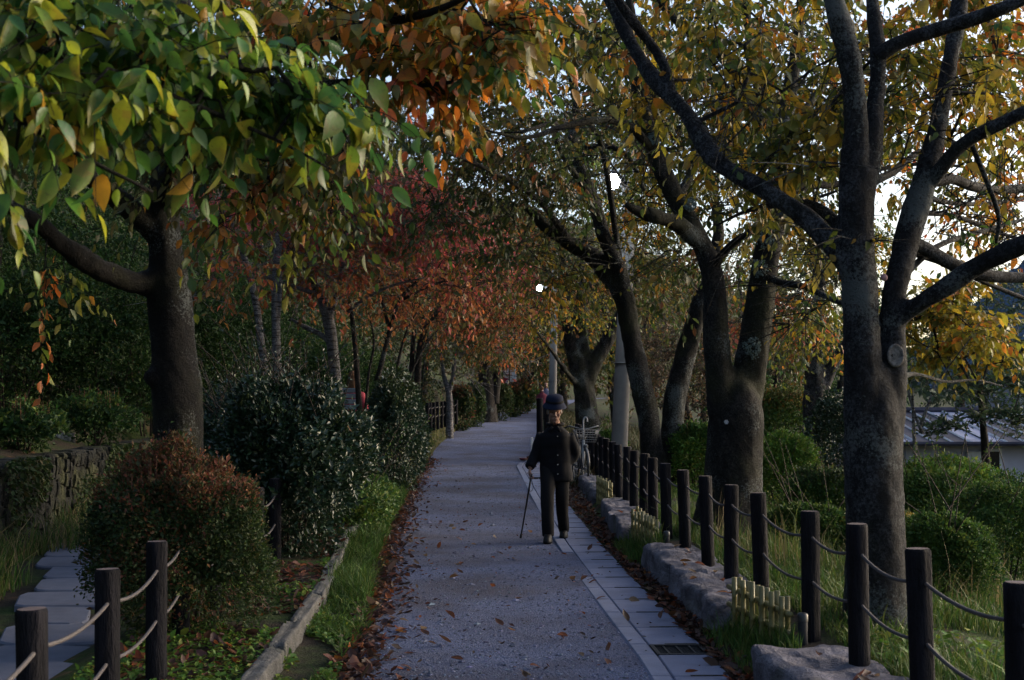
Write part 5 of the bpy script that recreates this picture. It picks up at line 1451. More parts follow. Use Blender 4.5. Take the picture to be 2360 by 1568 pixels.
litter('leaf_litter_bed', x[k], y[k], z_ground, .06, 12)
n = 500
y = 6 + 24 * rng.random(n) ** 1.3; x = XL(y) + .15 + (XR(y) - XL(y) + .2) * rng.random(n)
litter('small_litter', x, y, zpath, .028, 13)
n = 500
y = 27 + 8 * rng.random(n); x = XR(y) + .25 + .5 * rng.random(n)
litter('leaf_heap', x, y, lambda a, b: gz(a, b) + .25 * np.exp(-((a - XR(b) - .5) / .2) ** 2), .09, 14, 'litter')

# single fallen leaves one can pick out on the gravel and on the stones
FL = []
for c in ((.20, .06, .025), (.13, .045, .025), (.26, .11, .035), (.085, .04, .028), (.24, .16, .10)):
    for (ww, cu, fo) in ((.55, -.35, .3), (.5, -.15, .45), (.6, .3, .15)):
        V, T = leaf_fine(ww, cu, fo, .08)
        FL.append(mk('fallen_leaf_mesh', V, [T], M_LEAF, True, np.repeat(np.array([c]), len(T), 0)))
def drop_leaf(x, y, z, size, label, group):
    d = nrm(rng.normal(size=(1, 3)) * np.array([1, 1, .15])); R = leaf_frames(d, rng, 1.5, .4)[0] * size
    M = Matrix(((*R[0], x), (*R[1], y), (*R[2], z), (0, 0, 0, 1)))
    o = inst('fallen_leaf', FL[int(rng.integers(len(FL)))], M)
    tag(o, label, 'leaf', group)
for i in range(70):
    y = 6.3 + 10 * rng.random() ** 1.4
    t = rng.random() ** 1.3
    x = float(XL(y)) + .2 + t * (float(XR(y)) + .35 - float(XL(y)) - .2)
    drop_leaf(x, y, float(zpath(x, y)) + .022, .06 + .035 * rng.random(), 'curled rusty cherry leaf lying alone on the grey path', 'single fallen leaves on the path')
for i in range(26):
    ya, yb = [(5.4, 7.0), (8.6, 9.8), (10, 11.8), (13.7, 15.2)][i % 4]
    y = ya + (yb - ya) * rng.random(); x = float(XF(y)) - .02 - .25 * rng.random()
    drop_leaf(x, y, .245, .06 + .03 * rng.random(), 'rusty cherry leaf lying on top of a rough edging stone', 'fallen leaves on the edging stones')
for i, (x, y, d, lab) in enumerate([(406, 1203, 7.62, 'single yellow leaf caught on the front of the round azalea'), (606, 1196, 9.8, 'orange leaf caught on the right flank of the round azalea'), (446, 1156, 7.66, 'pale leaf caught high on the round azalea'), (800, 980, 11.4, 'dry brown leaf caught on the glossy bush')]):
    q = P(x, y, d)
    R = leaf_frames(nrm(np.array([[.2, -.3, -1.0]])), rng, .1, .3)[0] * .075
    tag(inst('caught_leaf', FL[6 if i < 2 else 12], Matrix(((*R[0], q[0]), (*R[1], q[1]), (*R[2], q[2]), (0, 0, 0, 1)))), lab, 'leaf')
# ------------------------------------------------------------------ rope fences
def post_mat():
    m = N('faux_log_post')
    a = m.noise(16, 5, .7, stretch=(1, 1, .16)); b = m.noise(45, 4, .7, stretch=(1, 1, .3))
    m.color(m.ramp(a, [(.35, (.0035, .0034, .0045)), (.7, (.015, .014, .0185))])); m.rough(.8, .12)
    m.bump(m.math('ADD', a, m.math('MULTIPLY', b, .4)), 1.0, .03)
    return m.m
M_POST = post_mat()
M_CUT = plain('cut_post_top', (.12, .09, .085), .8, .25, .3, 30, .2)
M_ROPE = N('twisted_rope'); w = M_ROPE.n('ShaderNodeTexWave'); w.inputs['Scale'].default_value = 45; w.bands_direction = 'DIAGONAL'
M_ROPE.l(M_ROPE.co(), w.inputs['Vector']); M_ROPE.color(M_ROPE.ramp(w.outputs['Fac'], [(0, (.045, .038, .038)), (1, (.11, .095, .093))])); M_ROPE.rough(.8); M_ROPE.bump(w.outputs['Fac'], .6, .006); M_ROPE = M_ROPE.m
PH = .82
def post_mesh(seed):
    r = np.random.default_rng(seed)
    zs = np.concatenate([np.linspace(0, PH - .012, 20), [PH - .004, PH]])
    sd = 26
    a = np.linspace(0, 2 * math.pi, sd, endpoint=False)
    gro = r.normal(size=sd) * .9
    V = []
    for i, z in enumerate(zs):
        ph = wob(np.stack([np.cos(a) * 3, np.sin(a) * 3, np.full(sd, z * 3.0)], -1), 1.5, seed)
        rad = .0525 + .0016 * gro * np.sin(z * 7 + gro * 2) + .0022 * ph
        if i >= len(zs) - 2: rad = rad - (.003, .007)[i - len(zs) + 2]
        V.append(np.stack([np.cos(a) * rad, np.sin(a) * rad, np.full(sd, z)], -1))
    V = np.vstack(V); n = len(zs)
    Q = np.array([[k * sd + j, k * sd + (j + 1) % sd, (k + 1) * sd + (j + 1) % sd, (k + 1) * sd + j] for k in range(n - 1) for j in range(sd)])
    cap = np.vstack([V[-sd:] + [0, 0, .0005], [[0, 0, PH + .001]]])
    return mk('post_mesh', V, [Q], M_POST), mk('post_top_mesh', cap, [np.array([[j, (j + 1) % sd, sd] for j in range(sd)])], M_CUT)
PM = [post_mesh(s) for s in range(4)]
def rope_fence(label, pts, tops, zholes=(.13, .38), gaps=()):
    """pts: ground points of the posts; tops: height of each post head"""
    f = thing('rope_fence', label, 'fence', (pts[0][0], pts[0][1], tops[0] - PH))
    for i, (p, t) in enumerate(zip(pts, tops)):
        pm, tm = PM[i % 4]
        M = Matrix.Translation((p[0], p[1], t - PH)) @ Matrix.Rotation(random.uniform(-.03, .03), 4, 'X') @ Matrix.Rotation(random.uniform(-.03, .03), 4, 'Y') @ Matrix.Rotation(random.uniform(0, 6.28), 4, 'Z')
        o = inst('post', pm, M, f)
        q = bpy.data.objects.new('post_top', tm); link(q, o)
    for i in range(len(pts) - 1):
        if i in gaps: continue
        for h in zholes:
            a = np.array([*pts[i], tops[i] - h]); b = np.array([*pts[i + 1], tops[i + 1] - h - .008])
            sag = random.uniform(.035, .055)
            t = np.linspace(0, 1, 13)[:, None]
            pp = a + (b - a) * t - np.array([0, 0, 1.]) * sag * 4 * t * (1 - t)
            V, Q, T = tube(pp, .0085, 7, False)
            obj('rope', V, [Q], M_ROPE, f)
    return f
ys_r = [3.55, 4.57, 5.56, 6.5, 7.4, 8.6, 9.58, 10.45, 11.5, 12.55, 13.6, 14.6, 15.7, 16.7, 17.7, 18.8, 19.9, 21, 22.1, 23.2, 24.3, 25.4, 26.5, 27.6, 28.7]
rope_fence('long row of dark log posts with two ropes along the right edge of the path', [(float(XF(y)), y) for y in ys_r], [.91 + random.uniform(-.012, .012) + float(np.interp(y, [20, 30], [0, .05])) for y in ys_r])
ys_l = [3.35, 4.46, 5.54, 6.6, 7.75, 8.9, 10.2, 11.4]
xs_l = [float(np.interp(y, [3.3, 4.46, 5.54, 6.6, 7.75, 8.9, 10.2, 12], [-1.5, -1.615, -1.705, -1.785, -1.95, -2.02, -1.985, -2.1])) for y in ys_l]
rope_fence('short row of dark log posts with two ropes at lower left by the flagstones', list(zip(xs_l, ys_l)), [.83, .83, .82, .82, .82, .82, .84, .84])
def post_row(label, n, x0, x1, d0, d1, ty0, ty1):
    pts, tops = [], []
    for i in range(n):
        t = i / (n - 1); d = d0 + (d1 - d0) * t
        p = P(x0 + (x1 - x0) * t, ty0 + (ty1 - ty0) * t, d)
        pts.append((p[0], p[1])); tops.append(p[2])
    rope_fence(label, pts, tops)
post_row('slim post row on the left bank beyond the bushes', 9, 984, 1052, 36, 44, 929, 922)
post_row('farthest slim post row on the left at the bend of the path', 8, 1160, 1203, 62, 74, 910, 902)

# two stouter posts at the right edge just left of the walker
for i, (x, ty, d, lab) in enumerate([(1244, 918, 34, 'tall dark square topped post behind the walker on the right edge of the path'), (1262, 942, 31, 'shorter dark post behind the hat of the walker')]):
    p = P(x, ty, d); zb = float(gz(p[0], d))
    o = thing('bridge_post', lab, 'post', (p[0], d, zb))
    MB().tube([(p[0], d, zb - .1), (p[0], d, p[2] - .03), (p[0], d, p[2])], [.085, .085, .07], 12, rough=.04).obj('shaft', M_POST, o)
    MB().tube([(p[0], d, p[2] + .001), (p[0], d, p[2] + .006)], [.066, .06], 12).obj('top', M_CUT, o)

# ------------------------------------------------------------------ low bamboo fences in the gaps of the edging
def bamboo_mat():
    m = N('yellow_bamboo'); f = m.noise(20, 4, .6)
    m.color(m.ramp(f, [(.3, (.11, .097, .032)), (.7, (.21, .18, .068))])); m.rough(.45, .4)
    return m.m
M_BAM = bamboo_mat()
M_TWINE = plain('black_twine', (.02, .018, .016), .9)
def bamboo_cane(a, b, r):
    a, b = np.asarray(a, float), np.asarray(b, float); L = np.linalg.norm(b - a)
    ts, rs = [0], [r]
    z = random.uniform(.05, .09)
    while z < L - .02:
        ts += [(z - .006) / L, z / L, (z + .006) / L]; rs += [r, r * 1.16, r]
        z += random.uniform(.09, .13)
    ts.append(1); rs.append(r)
    return tube(a + (b - a) * np.array(ts)[:, None], rs, 9)
def bamboo_fence(label, ya, yb, off, n=6):
    xa, xb = float(XF(ya)) - off[0], float(XF(yb)) - off[1]
    f = thing('bamboo_fence', label, 'fence', (xa, ya, 0))
    A_, B_ = np.array([xa, ya, 0.]), np.array([xb, yb, 0.])
    along = (B_ - A_) / np.linalg.norm(B_ - A_); nor = np.array([-along[1], along[0], 0])
    for z in (.13, .25, .36):
        V, Q, T = bamboo_cane(A_ - along * .05 + [0, 0, z - .04], B_ + along * .05 + [0, 0, z - .035], .017)
        obj('rail', V, [Q, T], M_BAM, f)
    for row in (1, -1):
        for i in range(n):
            t = (i + (.5 if row < 0 else .08)) / n
            c = A_ + (B_ - A_) * t + nor * row * .03
            V, Q, T = bamboo_cane(c + [0, 0, -.06], c + [0, 0, .41 + random.uniform(-.015, .02)], .0165)
            obj('cane', V, [Q, T], M_BAM, f)
            if row > 0:
                for z in (.21, .32):
                    V, Q, T = tube(catmull([c + nor * .014 + [-.0, 0, z - .012], c + nor * .018 + [0, 0, z], c + nor * .014 + [0, 0, z + .012]], 2), .004, 5)
                    obj('knot', V, [Q, T], M_TWINE, f)
bamboo_fence('nearest low yellow bamboo fence in a gap of the stone edging', 7.45, 8.42, (.12, .24))
bamboo_fence('middle low bamboo fence, partly behind the edging stone left of the hollow tree', 12.2, 13.5, (.16, .22), 7)
bamboo_fence('farthest low bamboo fence, beside the walker', 17.3, 18.8, (.16, .22), 7)
for (x, y, h, lab) in ((float(XF(7.3)) - .07, 7.32, .33, 'short black pipe post at the end of the nearest bamboo fence'), (float(XF(12.1)) - .08, 12.05, .30, 'short black pipe post at the end of the middle bamboo fence')):
    o = thing('pipe_post', lab, 'post', (x, y, .0))
    MB().tube([(x, y, -.05), (x, y, h), (x, y, h + .01)], [.028, .028, .02], 14).obj('pipe', M_IRON, o)
    MB().lathe([(.031, h - .03), (.031, h + .004), (.024, h + .014), (0, h + .018)], (x, y, 0), 14).obj('cap', plain('black_plastic', (.02, .02, .022), .4, .5), o)

# ------------------------------------------------------------------ concrete poles with lamps
M_POLE = concrete('pole_concrete', (.14, .135, .135), 4)
M_STEEL = plain('grey_steel', (.1, .1, .105), .6, .4, .15, 8, 0, .3)
lm = N('lit_lamp'); lm.b.inputs['Emission Color'].default_value = (.80, .92, 1.0, 1); lm.b.inputs['Emission Strength'].default_value = 130; lm.color((.8, .8, .8)); M_LAMP = lm.m
def lamp_pole(label, base, top, r0, r1, lx, ly, ld, lr, steps=True):
    o = thing('lamp_pole', label, 'lamp post', base)
    base, top = np.array(base), np.array(top)
    ax = top - base
    t = np.linspace(0, 1, 12)[:, None]
    MB().tube(base - [0, 0, .2] + ax * t, np.linspace(r0, r1, 12), 24).obj('shaft', M_POLE, o)
    L = P(lx, ly, ld)
    tt = (L[2] - base[2]) / ax[2]
    c = base + ax * tt; rr = r0 + (r1 - r0) * tt
    for z in (.0, -.35):
        cc = c + ax / np.linalg.norm(ax) * z
        MB().tube([cc - [0, 0, .03], cc + [0, 0, .03]], [rr + .012] * 2, 20).obj('band', M_STEEL, o)
    arm = MB().tube(catmull([c + [0, -rr, -.3], c * .5 + L * .5 + [0, 0, .04], L + [0, 0, lr * 1.5]], 5), .022, 8)
    arm.tube([c + [0, -rr, .02], L + [0, 0, lr * 1.5]], .014, 6)
    arm.obj('bracket', M_STEEL, o)
    h = MB().lathe([(.02, lr * 1.75), (lr * .7, lr * 1.55), (lr * .9, lr * 1.25), (lr * .92, lr * 1.15), (lr * .4, lr * 1.1), (.0, lr * 1.1)], tuple(L), 20).obj('lamp_hood', M_STEEL, o)
    b = MB().ell(L, (lr, lr, lr), 20, 14).obj('globe', M_LAMP, h)
    # joint ring low on the shaft
    c2 = base + ax * ((2.2 - base[2]) / ax[2])
    MB().tube([c2 - [0, 0, .012], c2 + [0, 0, .012]], [r0 + .002] * 2, 24).obj('band', M_STEEL, o)
d = 25.0
b = P(1424, 1020, d); b[2] = gz(b[0], d)
lamp_pole('concrete pole with a bright white lit lamp near the middle of the picture', b, P(1456, 300, d), .165, .115, 1413, 420, 23.6, .125)
d = 52.0
b = P(1272, 915, d); b[2] = gz(b[0], d)
lamp_pole('farther concrete pole with a small lit white lamp', b, P(1280, 560, d), .17, .12, 1243, 665, 51, .11)

# small things by the path
c = P(1207, 1046, 31); c[2] = gz(c[0], 31) + .02
o = thing('red_bowl', 'small dark red dish lying on the gutter left of the walker', 'dish', c)
MB().lathe([(.0, 0), (.07, .0), (.12, .05), (.125, .06), (.11, .055), (.06, .012), (0, .01)], tuple(c), 20).obj('dish', plain('dark_red_plastic', (.14, .012, .022), .4, .5), o)
c = P(1226, 1000, 33); c[2] = gz(c[0], 33)
o = thing('marker_post', 'short white marker post at the gutter left of the walker', 'post', c)
MB().box(c + [0, 0, .22], (.06, .06, .48), 0, .01).obj('stake', M_FRAMEW, o, False)
# banner and notice at the bend
d = 66; c = P(1170, 905, d); zb = float(gz(c[0], d))
o = thing('banner', 'tall narrow red and white banner on a black pole at the bend', 'banner', (c[0], d, zb))
t0, t1 = P(1160, 850, d), P(1172, 900, d)
MB().tube([(t1[0] + .05, d, zb), (t1[0] + .05, d, t0[2] + .2)], .025, 6).tube([(t0[0] - .05, d, t0[2] + .08), (t1[0] + .1, d, t0[2] + .08)], .012, 5).obj('pole', M_IRON, o)
gx = np.linspace(t0[0], t1[0], 5); gzv = np.linspace(t1[2], t0[2], 9)
X_, Z_ = np.meshgrid(gx, gzv)
V = np.stack([X_, d - .02 + .03 * np.sin(Z_ * 5 + X_ * 9), Z_], -1).reshape(-1, 3)
V = np.vstack([V, V + [0, .012, 0]])
i = (np.arange(8)[:, None] * 5 + np.arange(4)[None]).reshape(-1)
Q = np.vstack([np.stack([i, i + 1, i + 6, i + 5], -1), np.stack([i + 50, i + 49 - 4 + 0, i + 45, i + 46], -1)[:0]])
Q = np.vstack([Q, np.stack([i + 45, i + 50, i + 51, i + 46], -1)])
m = N('banner_cloth'); wv = m.noise(3.5, 1, .4, stretch=(1, 1, 1.6)); m.color(m.ramp(wv, [(.47, (.32, .02, .04)), (.52, (.62, .5, .5))])); m.rough(.9)
obj('cloth', V, [Q], m.m, o)
d = 68; a, b = P(1176, 852, d), P(1190, 880, d)
o = thing('notice_board', 'pale notice board on posts behind the red banner', 'sign', ((a[0] + b[0]) / 2, d, float(gz(a[0], d))))
MB().box(((a[0] + b[0]) / 2, d, (a[2] + b[2]) / 2), (b[0] - a[0], .05, a[2] - b[2]), 0, .01).obj('board', M_FRAMEW, o, False)
MB().tube([(a[0] + .06, d + .04, float(gz(a[0], d))), (a[0] + .06, d + .04, a[2])], .03, 6).obj('leg', M_IRON, o)
MB().tube([(b[0] - .06, d + .04, float(gz(b[0], d))), (b[0] - .06, d + .04, a[2])], .03, 6).obj('leg', M_IRON, o)
# ------------------------------------------------------------------ people
def fuse(mb, voxel, it, name, mat, fac=.5):
    """grow the collected shapes together into one continuous skin"""
    V, f = mb.arr()
    o = bpy.data.objects.new('tmp', mk('tmp', V, f, None)); COL.objects.link(o)
    a = o.modifiers.new('r', 'REMESH'); a.mode = 'VOXEL'; a.voxel_size = voxel
    b = o.modifiers.new('s', 'SMOOTH'); b.factor = fac; b.iterations = it
    dg = bpy.context.evaluated_depsgraph_get(); dg.update()
    me = bpy.data.meshes.new_from_object(o.evaluated_get(dg))
    bpy.data.objects.remove(o)
    me.name = name
    me.materials.clear(); me.materials.append(mat)
    me.polygons.foreach_set('use_smooth', np.ones(len(me.polygons), bool))
    return me
def loft(rings, seg=20, p=2.3):
    a = np.linspace(0, 2 * math.pi, seg, endpoint=False)
    ca = np.sign(np.cos(a)) * np.abs(np.cos(a)) ** (2 / p); sa = np.sign(np.sin(a)) * np.abs(np.sin(a)) ** (2 / p)
    V = np.vstack([np.stack([x + rx * ca, y + ry * sa, np.full(seg, z)], -1) for (x, y, z, rx, ry) in rings])
    n = len(rings)
    Q = [[k * seg + j, k * seg + (j + 1) % seg, (k + 1) * seg + (j + 1) % seg, (k + 1) * seg + j] for k in range(n - 1) for j in range(seg)]
    V = np.vstack([V, [rings[0][:3]], [rings[-1][:3]]])
    T = [[n * seg, (j + 1) % seg, j] for j in range(seg)] + [[n * seg + 1, (n - 1) * seg + j, (n - 1) * seg + (j + 1) % seg] for j in range(seg)]
    return V, Q, T
def wrinkle(me, amp, f, zlo=-9, seed=0):
    co = np.zeros(len(me.vertices) * 3, np.float32); me.vertices.foreach_get('co', co); co = co.reshape(-1, 3)
    nr = np.zeros(len(me.vertices) * 3, np.float32); me.vertex_normals.foreach_get('vector', nr); nr = nr.reshape(-1, 3)
    k = wob(co * np.array([1, 1, 1.5]), f, seed) + .5 * wob(co * np.array([1.4, 1, .7]), f * 2.1, seed + 1)
    co += nr * (amp * k)[:, None]
    me.vertices.foreach_set('co', co.ravel()); me.update()

M_SKIN = plain('skin', (.27, .15, .11), .55, .35, .12, 30, .1)
def cloth(name, c, sc=70):
    m = N(name); f = m.noise(sc, 3, .7); m.color(m.ramp(f, [(.3, tuple(v * .8 for v in c)), (.7, tuple(v * 1.2 for v in c))])); m.rough(.9, .15); m.bump(f, .25, .004); return m.m
def part(name, me, parent):
    o = bpy.data.objects.new(name, me); return link(o, parent)

def person(label, loc, yaw, scale, jacket, trousers, hair, hat=None, stoop=1.0, stride=.22, cane=False, arm_r=None, arm_l=None, hem=.64, skin=M_SKIN, fine=True, group=None, hairlong=False):
    S = stoop
    hy = -.15 * S
    hd = np.array([.0, hy - .02 * S, 1.345])
    vx = .0065 if fine else .014
    Rx = Matrix.Rotation(math.radians(15 * S), 3, 'X'); Rz = Matrix.Rotation(math.radians(10 * S), 3, 'Z')
    HM = np.array(Rz @ Rx)
    def hp(x, y, z): return hd + HM @ np.array([x, y, z])
    b = MB()
    b.ell(hp(0, .012, .03), (.072, .088, .085), 20, 14, HM)                       # skull
    b.ell(hp(0, -.022, -.045), (.055, .058, .068), 18, 12, HM)                    # jaw
    b.ell(hp(0, -.055, -.092), (.025, .02, .017), 12, 8, HM)                      # chin
    b.tube([hp(0, -.075, .025), hp(0, -.088, 0), hp(0, -.100, -.022)], [.009, .011, .015], 8)   # nose
    b.ell(hp(.013, -.088, -.024), (.009, .011, .008), 8, 6, HM); b.ell(hp(-.013, -.088, -.024), (.009, .011, .008), 8, 6, HM)
    b.tube([hp(-.045, -.062, .035), hp(-.02, -.078, .036), hp(.02, -.078, .036), hp(.045, -.062, .035)], .0105, 8)  # brow
    for s in (-1, 1):
        b.ell(hp(s * .038, -.06, -.018), (.02, .018, .018), 10, 8, HM)            # cheek
        b.ell(hp(s * .074, .012, -.005), (.008, .02, .032), 10, 8, HM)            # ear
    b.tube([hp(-.024, -.075, -.058), hp(0, -.083, -.054), hp(.024, -.075, -.058)], .0065, 8)     # lips
    b.tube([hp(0, .02, -.06), (0, -.07 * S, 1.215), (0, -.03 * S, 1.15)], [.05, .05, .065], 14)  # neck
    b.add(*loft([(0, 0, .74, .15, .10), (0, 0, .84, .14, .095), (0, -.02 * S, .95, .145, .10), (0, -.05 * S, 1.06, .155, .10), (0, -.06 * S, 1.13, .14, .085), (0, -.05 * S, 1.18, .07, .06)]))
    ar = arm_r or [(-.135, -.05, 1.10), (-.208, -.02, .90), (-.262, -.115, .755)]
    al = arm_l or [(.135, -.05, 1.10), (.205, .03, .90), (.115, -.02, .80)]
    for A_ in (ar, al):
        b.tube(catmull(A_, 4), np.linspace(.048, .026, 9), 12)
    # right hand closed on the cane handle (or hanging), left hand relaxed: palm, four fingers, thumb
    for A_, grip in ((ar, cane), (al, False)):
        w_ = np.array(A_[-1]); sx = -1 if w_[0] < 0 else 1
        pc = w_ + np.array([0, -.012, -.045])
        b.ell(pc, (.017, .036, .045), 12, 8)
        for k in range(4):
            y0 = pc[1] - .027 + k * .018; L_ = (.062, .07, .066, .05)[k]
            if grip:
                pts = [(pc[0] - .004 * sx, y0, pc[2] - .03), (pc[0] - .012 * sx, y0, pc[2] - .052), (pc[0] - .034 * sx, y0, pc[2] - .056), (pc[0] - .040 * sx, y0, pc[2] - .034)]
            else:
                pts = [(pc[0], y0, pc[2] - .03), (pc[0] - .002 * sx, y0, pc[2] - .03 - L_ * .5), (pc[0] - .012 * sx, y0 + .002, pc[2] - .03 - L_ * .85), (pc[0] - .024 * sx, y0 + .004, pc[2] - .03 - L_)]
            b.tube(catmull(pts, 3), np.linspace(.0088, .0072, 10), 8)
        b.tube(catmull([(pc[0] - .006 * sx, pc[1] - .026, pc[2] + .01), (pc[0] - .020 * sx, pc[1] - .045, pc[2] - .016), (pc[0] - .028 * sx, pc[1] - .042, pc[2] - .040)], 3), np.linspace(.011, .008, 7), 8)
    legs = [[(-.075, .0, .80), (-.074, -stride * .75 - .03, .42), (-.066, -stride + .03, .07)], [(.075, .0, .80), (.068, -.03, .42), (.07, stride + .02, .085)]]
    for L_ in legs:
        b.tube(catmull(L_, 5), np.interp(np.linspace(0, 1, 11), [0, .5, .65, 1], [.082, .052, .05, .036]), 12)
        f = np.array(L_[-1]); b.tube([f, f + [0, -.05, -.03], f + [0, -.13, -.045]], [.036, .034, .026], 10)
    body = bpy.data.objects.new('person', fuse(b, vx, 2, 'person_body', skin))
    COL.objects.link(body)
    body.location = loc; body.rotation_euler = (0, 0, yaw); body.scale = (scale,) * 3
    tag(body, label, 'person', group)
    # jacket
    j = MB()
    j.add(*loft([(0.01, -.0, hem - .02, .172, .135), (0.005, 0, hem + .06, .172, .138), (0, 0, .80, .166, .136), (0, -.02 * S, .95, .16, .132), (0, -.05 * S, 1.03, .16, .128), (0, -.06 * S, 1.09, .165, .12), (0, -.065 * S, 1.135, .135, .10), (0, -.07 * S, 1.175, .095, .085), (0, -.08 * S, 1.20, .07, .07)], 26))
    for A_ in (ar, al):
        A2 = [np.array(A_[0]) + [0, 0, .0], np.array(A_[1]), np.array(A_[2]) + [0, 0, .012]]
        A2[0] = A2[0] * [.95, 1, 1]
        j.tube(catmull(A2, 5), np.interp(np.linspace(0, 1, 11), [0, .25, .5, .8, 1], [.072, .068, .06, .052, .05]), 16)
    jm = fuse(j, .011 if fine else .02, 3, 'jacket_mesh', jacket); wrinkle(jm, .0075, 11); part('jacket', jm, body)
    c = MB()
    cr = []
    for k in range(22):
        a = -math.pi / 2 + .35 + (2 * math.pi - .7) * k / 21
        cr.append((.082 * math.cos(a), -.068 * S + .075 * math.sin(a), 1.205 + .02 * (1 + math.sin(a)) / 2))
    c.tube(cr, .016, 8)
    c.add(*tube([(.02, -.145 * S - .01, 1.185), (.06, -.155 * S - .02, 1.14)], [.022, .012], 8)); c.add(*tube([(-.02, -.145 * S - .01, 1.185), (-.06, -.155 * S - .02, 1.14)], [.022, .012], 8))
    part('collar', c.mesh('collar_mesh', jacket), body)
    # trousers
    t = MB()
    t.add(*loft([(0, 0, .70, .155, .115), (0, 0, .78, .16, .118), (0, 0, .88, .15, .11)], 22))
    for k, L_ in enumerate(legs):
        L2 = [np.array(L_[0]), np.array(L_[1]), np.array(L_[2]) + [0, .01, -.012 if k == 0 else -.01]]
        t.tube(catmull(L2, 6), np.interp(np.linspace(0, 1, 13), [0, .4, .6, 1], [.088, .072, .068, .062]), 16)
    tm = fuse(t, .011 if fine else .02, 2, 'trousers_mesh', trousers); wrinkle(tm, .006, 10, seed=4); part('trousers', tm, body)
    M_SHOE = plain('black_shoe', (.006, .0055, .0055), .6, .25)
    for L_ in legs:
        f = np.array(L_[-1]); s = MB()
        zb = .0 if L_ is legs[0] else .004
        s.add(*loft([(f[0], f[1] - .05, zb, .046, .125), (f[0], f[1] - .05, zb + .02, .047, .128), (f[0], f[1] - .045, zb + .05, .042, .112), (f[0], f[1] - .015, zb + .085, .036, .06)], 18))
        part('shoe', s.mesh('shoe_mesh', M_SHOE), body)
    # hair and hat
    h = MB()
    if hairlong:
        h.ell(hp(0, .022, .04), (.084, .095, .092), 18, 12, HM); h.add(*loft([(0, hy + .07, 1.16, .07, .035), (0, hy + .06, 1.25, .085, .06), (0, hy + .04, 1.34, .085, .075)], 16))
    else:
        h.ell(hp(0, .03, .028), (.078, .082, .082), 18, 12, HM)
        for s in (-1, 1): h.ell(hp(s * .066, -.005, .01), (.012, .03, .035), 10, 8, HM)
    hm = fuse(h, .008 if fine else .014, 1, 'hair_mesh', hair); wrinkle(hm, .003, 30); part('hair', hm, body)
    if hat is not None:
        q = MB()
        prof = [(.0, .108), (.05, .106), (.078, .098), (.090, .084), (.095, .05), (.099, .028), (.112, .010), (.130, -.016), (.133, -.021), (.112, .002), (.097, .018), (.09, .04)]
        V, Q, T = lathe(prof, (0, 0, 0), 32)
        V = V * np.array([.95, 1.05, 1.0])
        V[:, 2] += .004 * np.sin(np.arctan2(V[:, 1], V[:, 0]) * 3) * (np.hypot(V[:, 0], V[:, 1]) > .11)
        V = V @ HM.T + hp(0, .008, .072)
        q.add(V, Q)
        part('hat', q.mesh('hat_mesh', hat), body)
        V, Q, T = lathe([(.1005, .034), (.102, .036), (.1, .058), (.0985, .058)], (0, 0, 0), 32)
        V = (V * np.array([.95, 1.05, 1.0])) @ HM.T + hp(0, .008, .072)
        part('hat_band', MB().add(V, Q).mesh('hat_band_mesh', M_BLACKC), body)
    if fine:
        for s in (-1, 1):
            part('eye', MB().ell(hp(s * .026, -.071, .014), (.009, .006, .0045), 10, 6, HM).mesh('eye_mesh', M_EYE), body)
        for k in range(5):
            z = 1.09 - k * .098
            y = -.065 * S - .118 if z > 1.0 else -.145
            part('button', MB().tube([(.032, y - .012, z), (.032, y + .02, z)], [.006, .006], 10).mesh('button_mesh', M_BUTTON), body)
    return body
M_BLACKC = cloth('black_band', (.008, .008, .010))
M_EYE = plain('eye', (.02, .015, .012), .2)
M_BUTTON = plain('pale_button', (.32, .31, .30), .5)
M_COAT = cloth('black_jacket', (.007, .007, .009))
M_TROU = cloth('charcoal_trousers', (.0085, .008, .009))
M_HAT = cloth('navy_hat', (.012, .016, .035))
M_HAIRW = cloth('grey_hair', (.30, .28, .27))
M_HAIRB = cloth('brown_hair', (.13, .07, .04))
M_REDJ = cloth('red_check_jacket', (.24, .04, .055), 14)
gx0 = P(1281, 1240, 14.1)
WX = float(gx0[0])
man = person('old man in black jacket and navy bucket hat walking with a cane', (WX, 14.1, .006), math.radians(-6), 1.03, M_COAT, M_TROU, M_HAIRW, M_HAT, 1.0, .23, True)
man_M = Matrix.Translation((WX, 14.1, .006)) @ Matrix.Rotation(math.radians(-6), 4, 'Z') @ Matrix.Scale(1.03, 4)
def mw(p): return np.array(man_M @ Vector(p))
# the cane in his right hand
h = mw((-.247, -.127, .670)); tip = P(1200, 1238, 14.35); tip[2] = .006
cn = thing('walking_cane', 'black walking cane held in the right hand of the old man', 'cane', tip)
ax = (h - tip); ax /= np.linalg.norm(ax)
MB().tube([tip + ax * .05, tip + ax * .36, tip + ax * .365, h + ax * .02], [.0085, .009, .0105, .0105], 10).obj('shaft', plain('black_cane', (.012, .012, .014), .3, .5), cn)
MB().tube(catmull([h + ax * .015 + [0, .05, .004], h + ax * .028 + [0, .02, 0], h + ax * .026 + [0, -.03, 0], h + ax * .01 + [0, -.065, -.004]], 4), [.010, .012, .013, .013, .013, .013, .013, .012, .012, .011, .010, .010, .009], 10).obj('handle', plain('dark_handle', (.02, .014, .012), .4, .5), cn)
MB().tube([tip, tip + ax * .012, tip + ax * .05], [.014, .013, .0105], 12).obj('rubber_tip', plain('rubber', (.015, .015, .015), .9), cn)
MB().tube([tip + ax * .358, tip + ax * .372], [.0125, .0125], 12).obj('ferrule', M_STEEL, cn)
MB().tube([h - ax * .045, h - ax * .03], [.0125, .0125], 12).obj('collar', M_STEEL, cn)
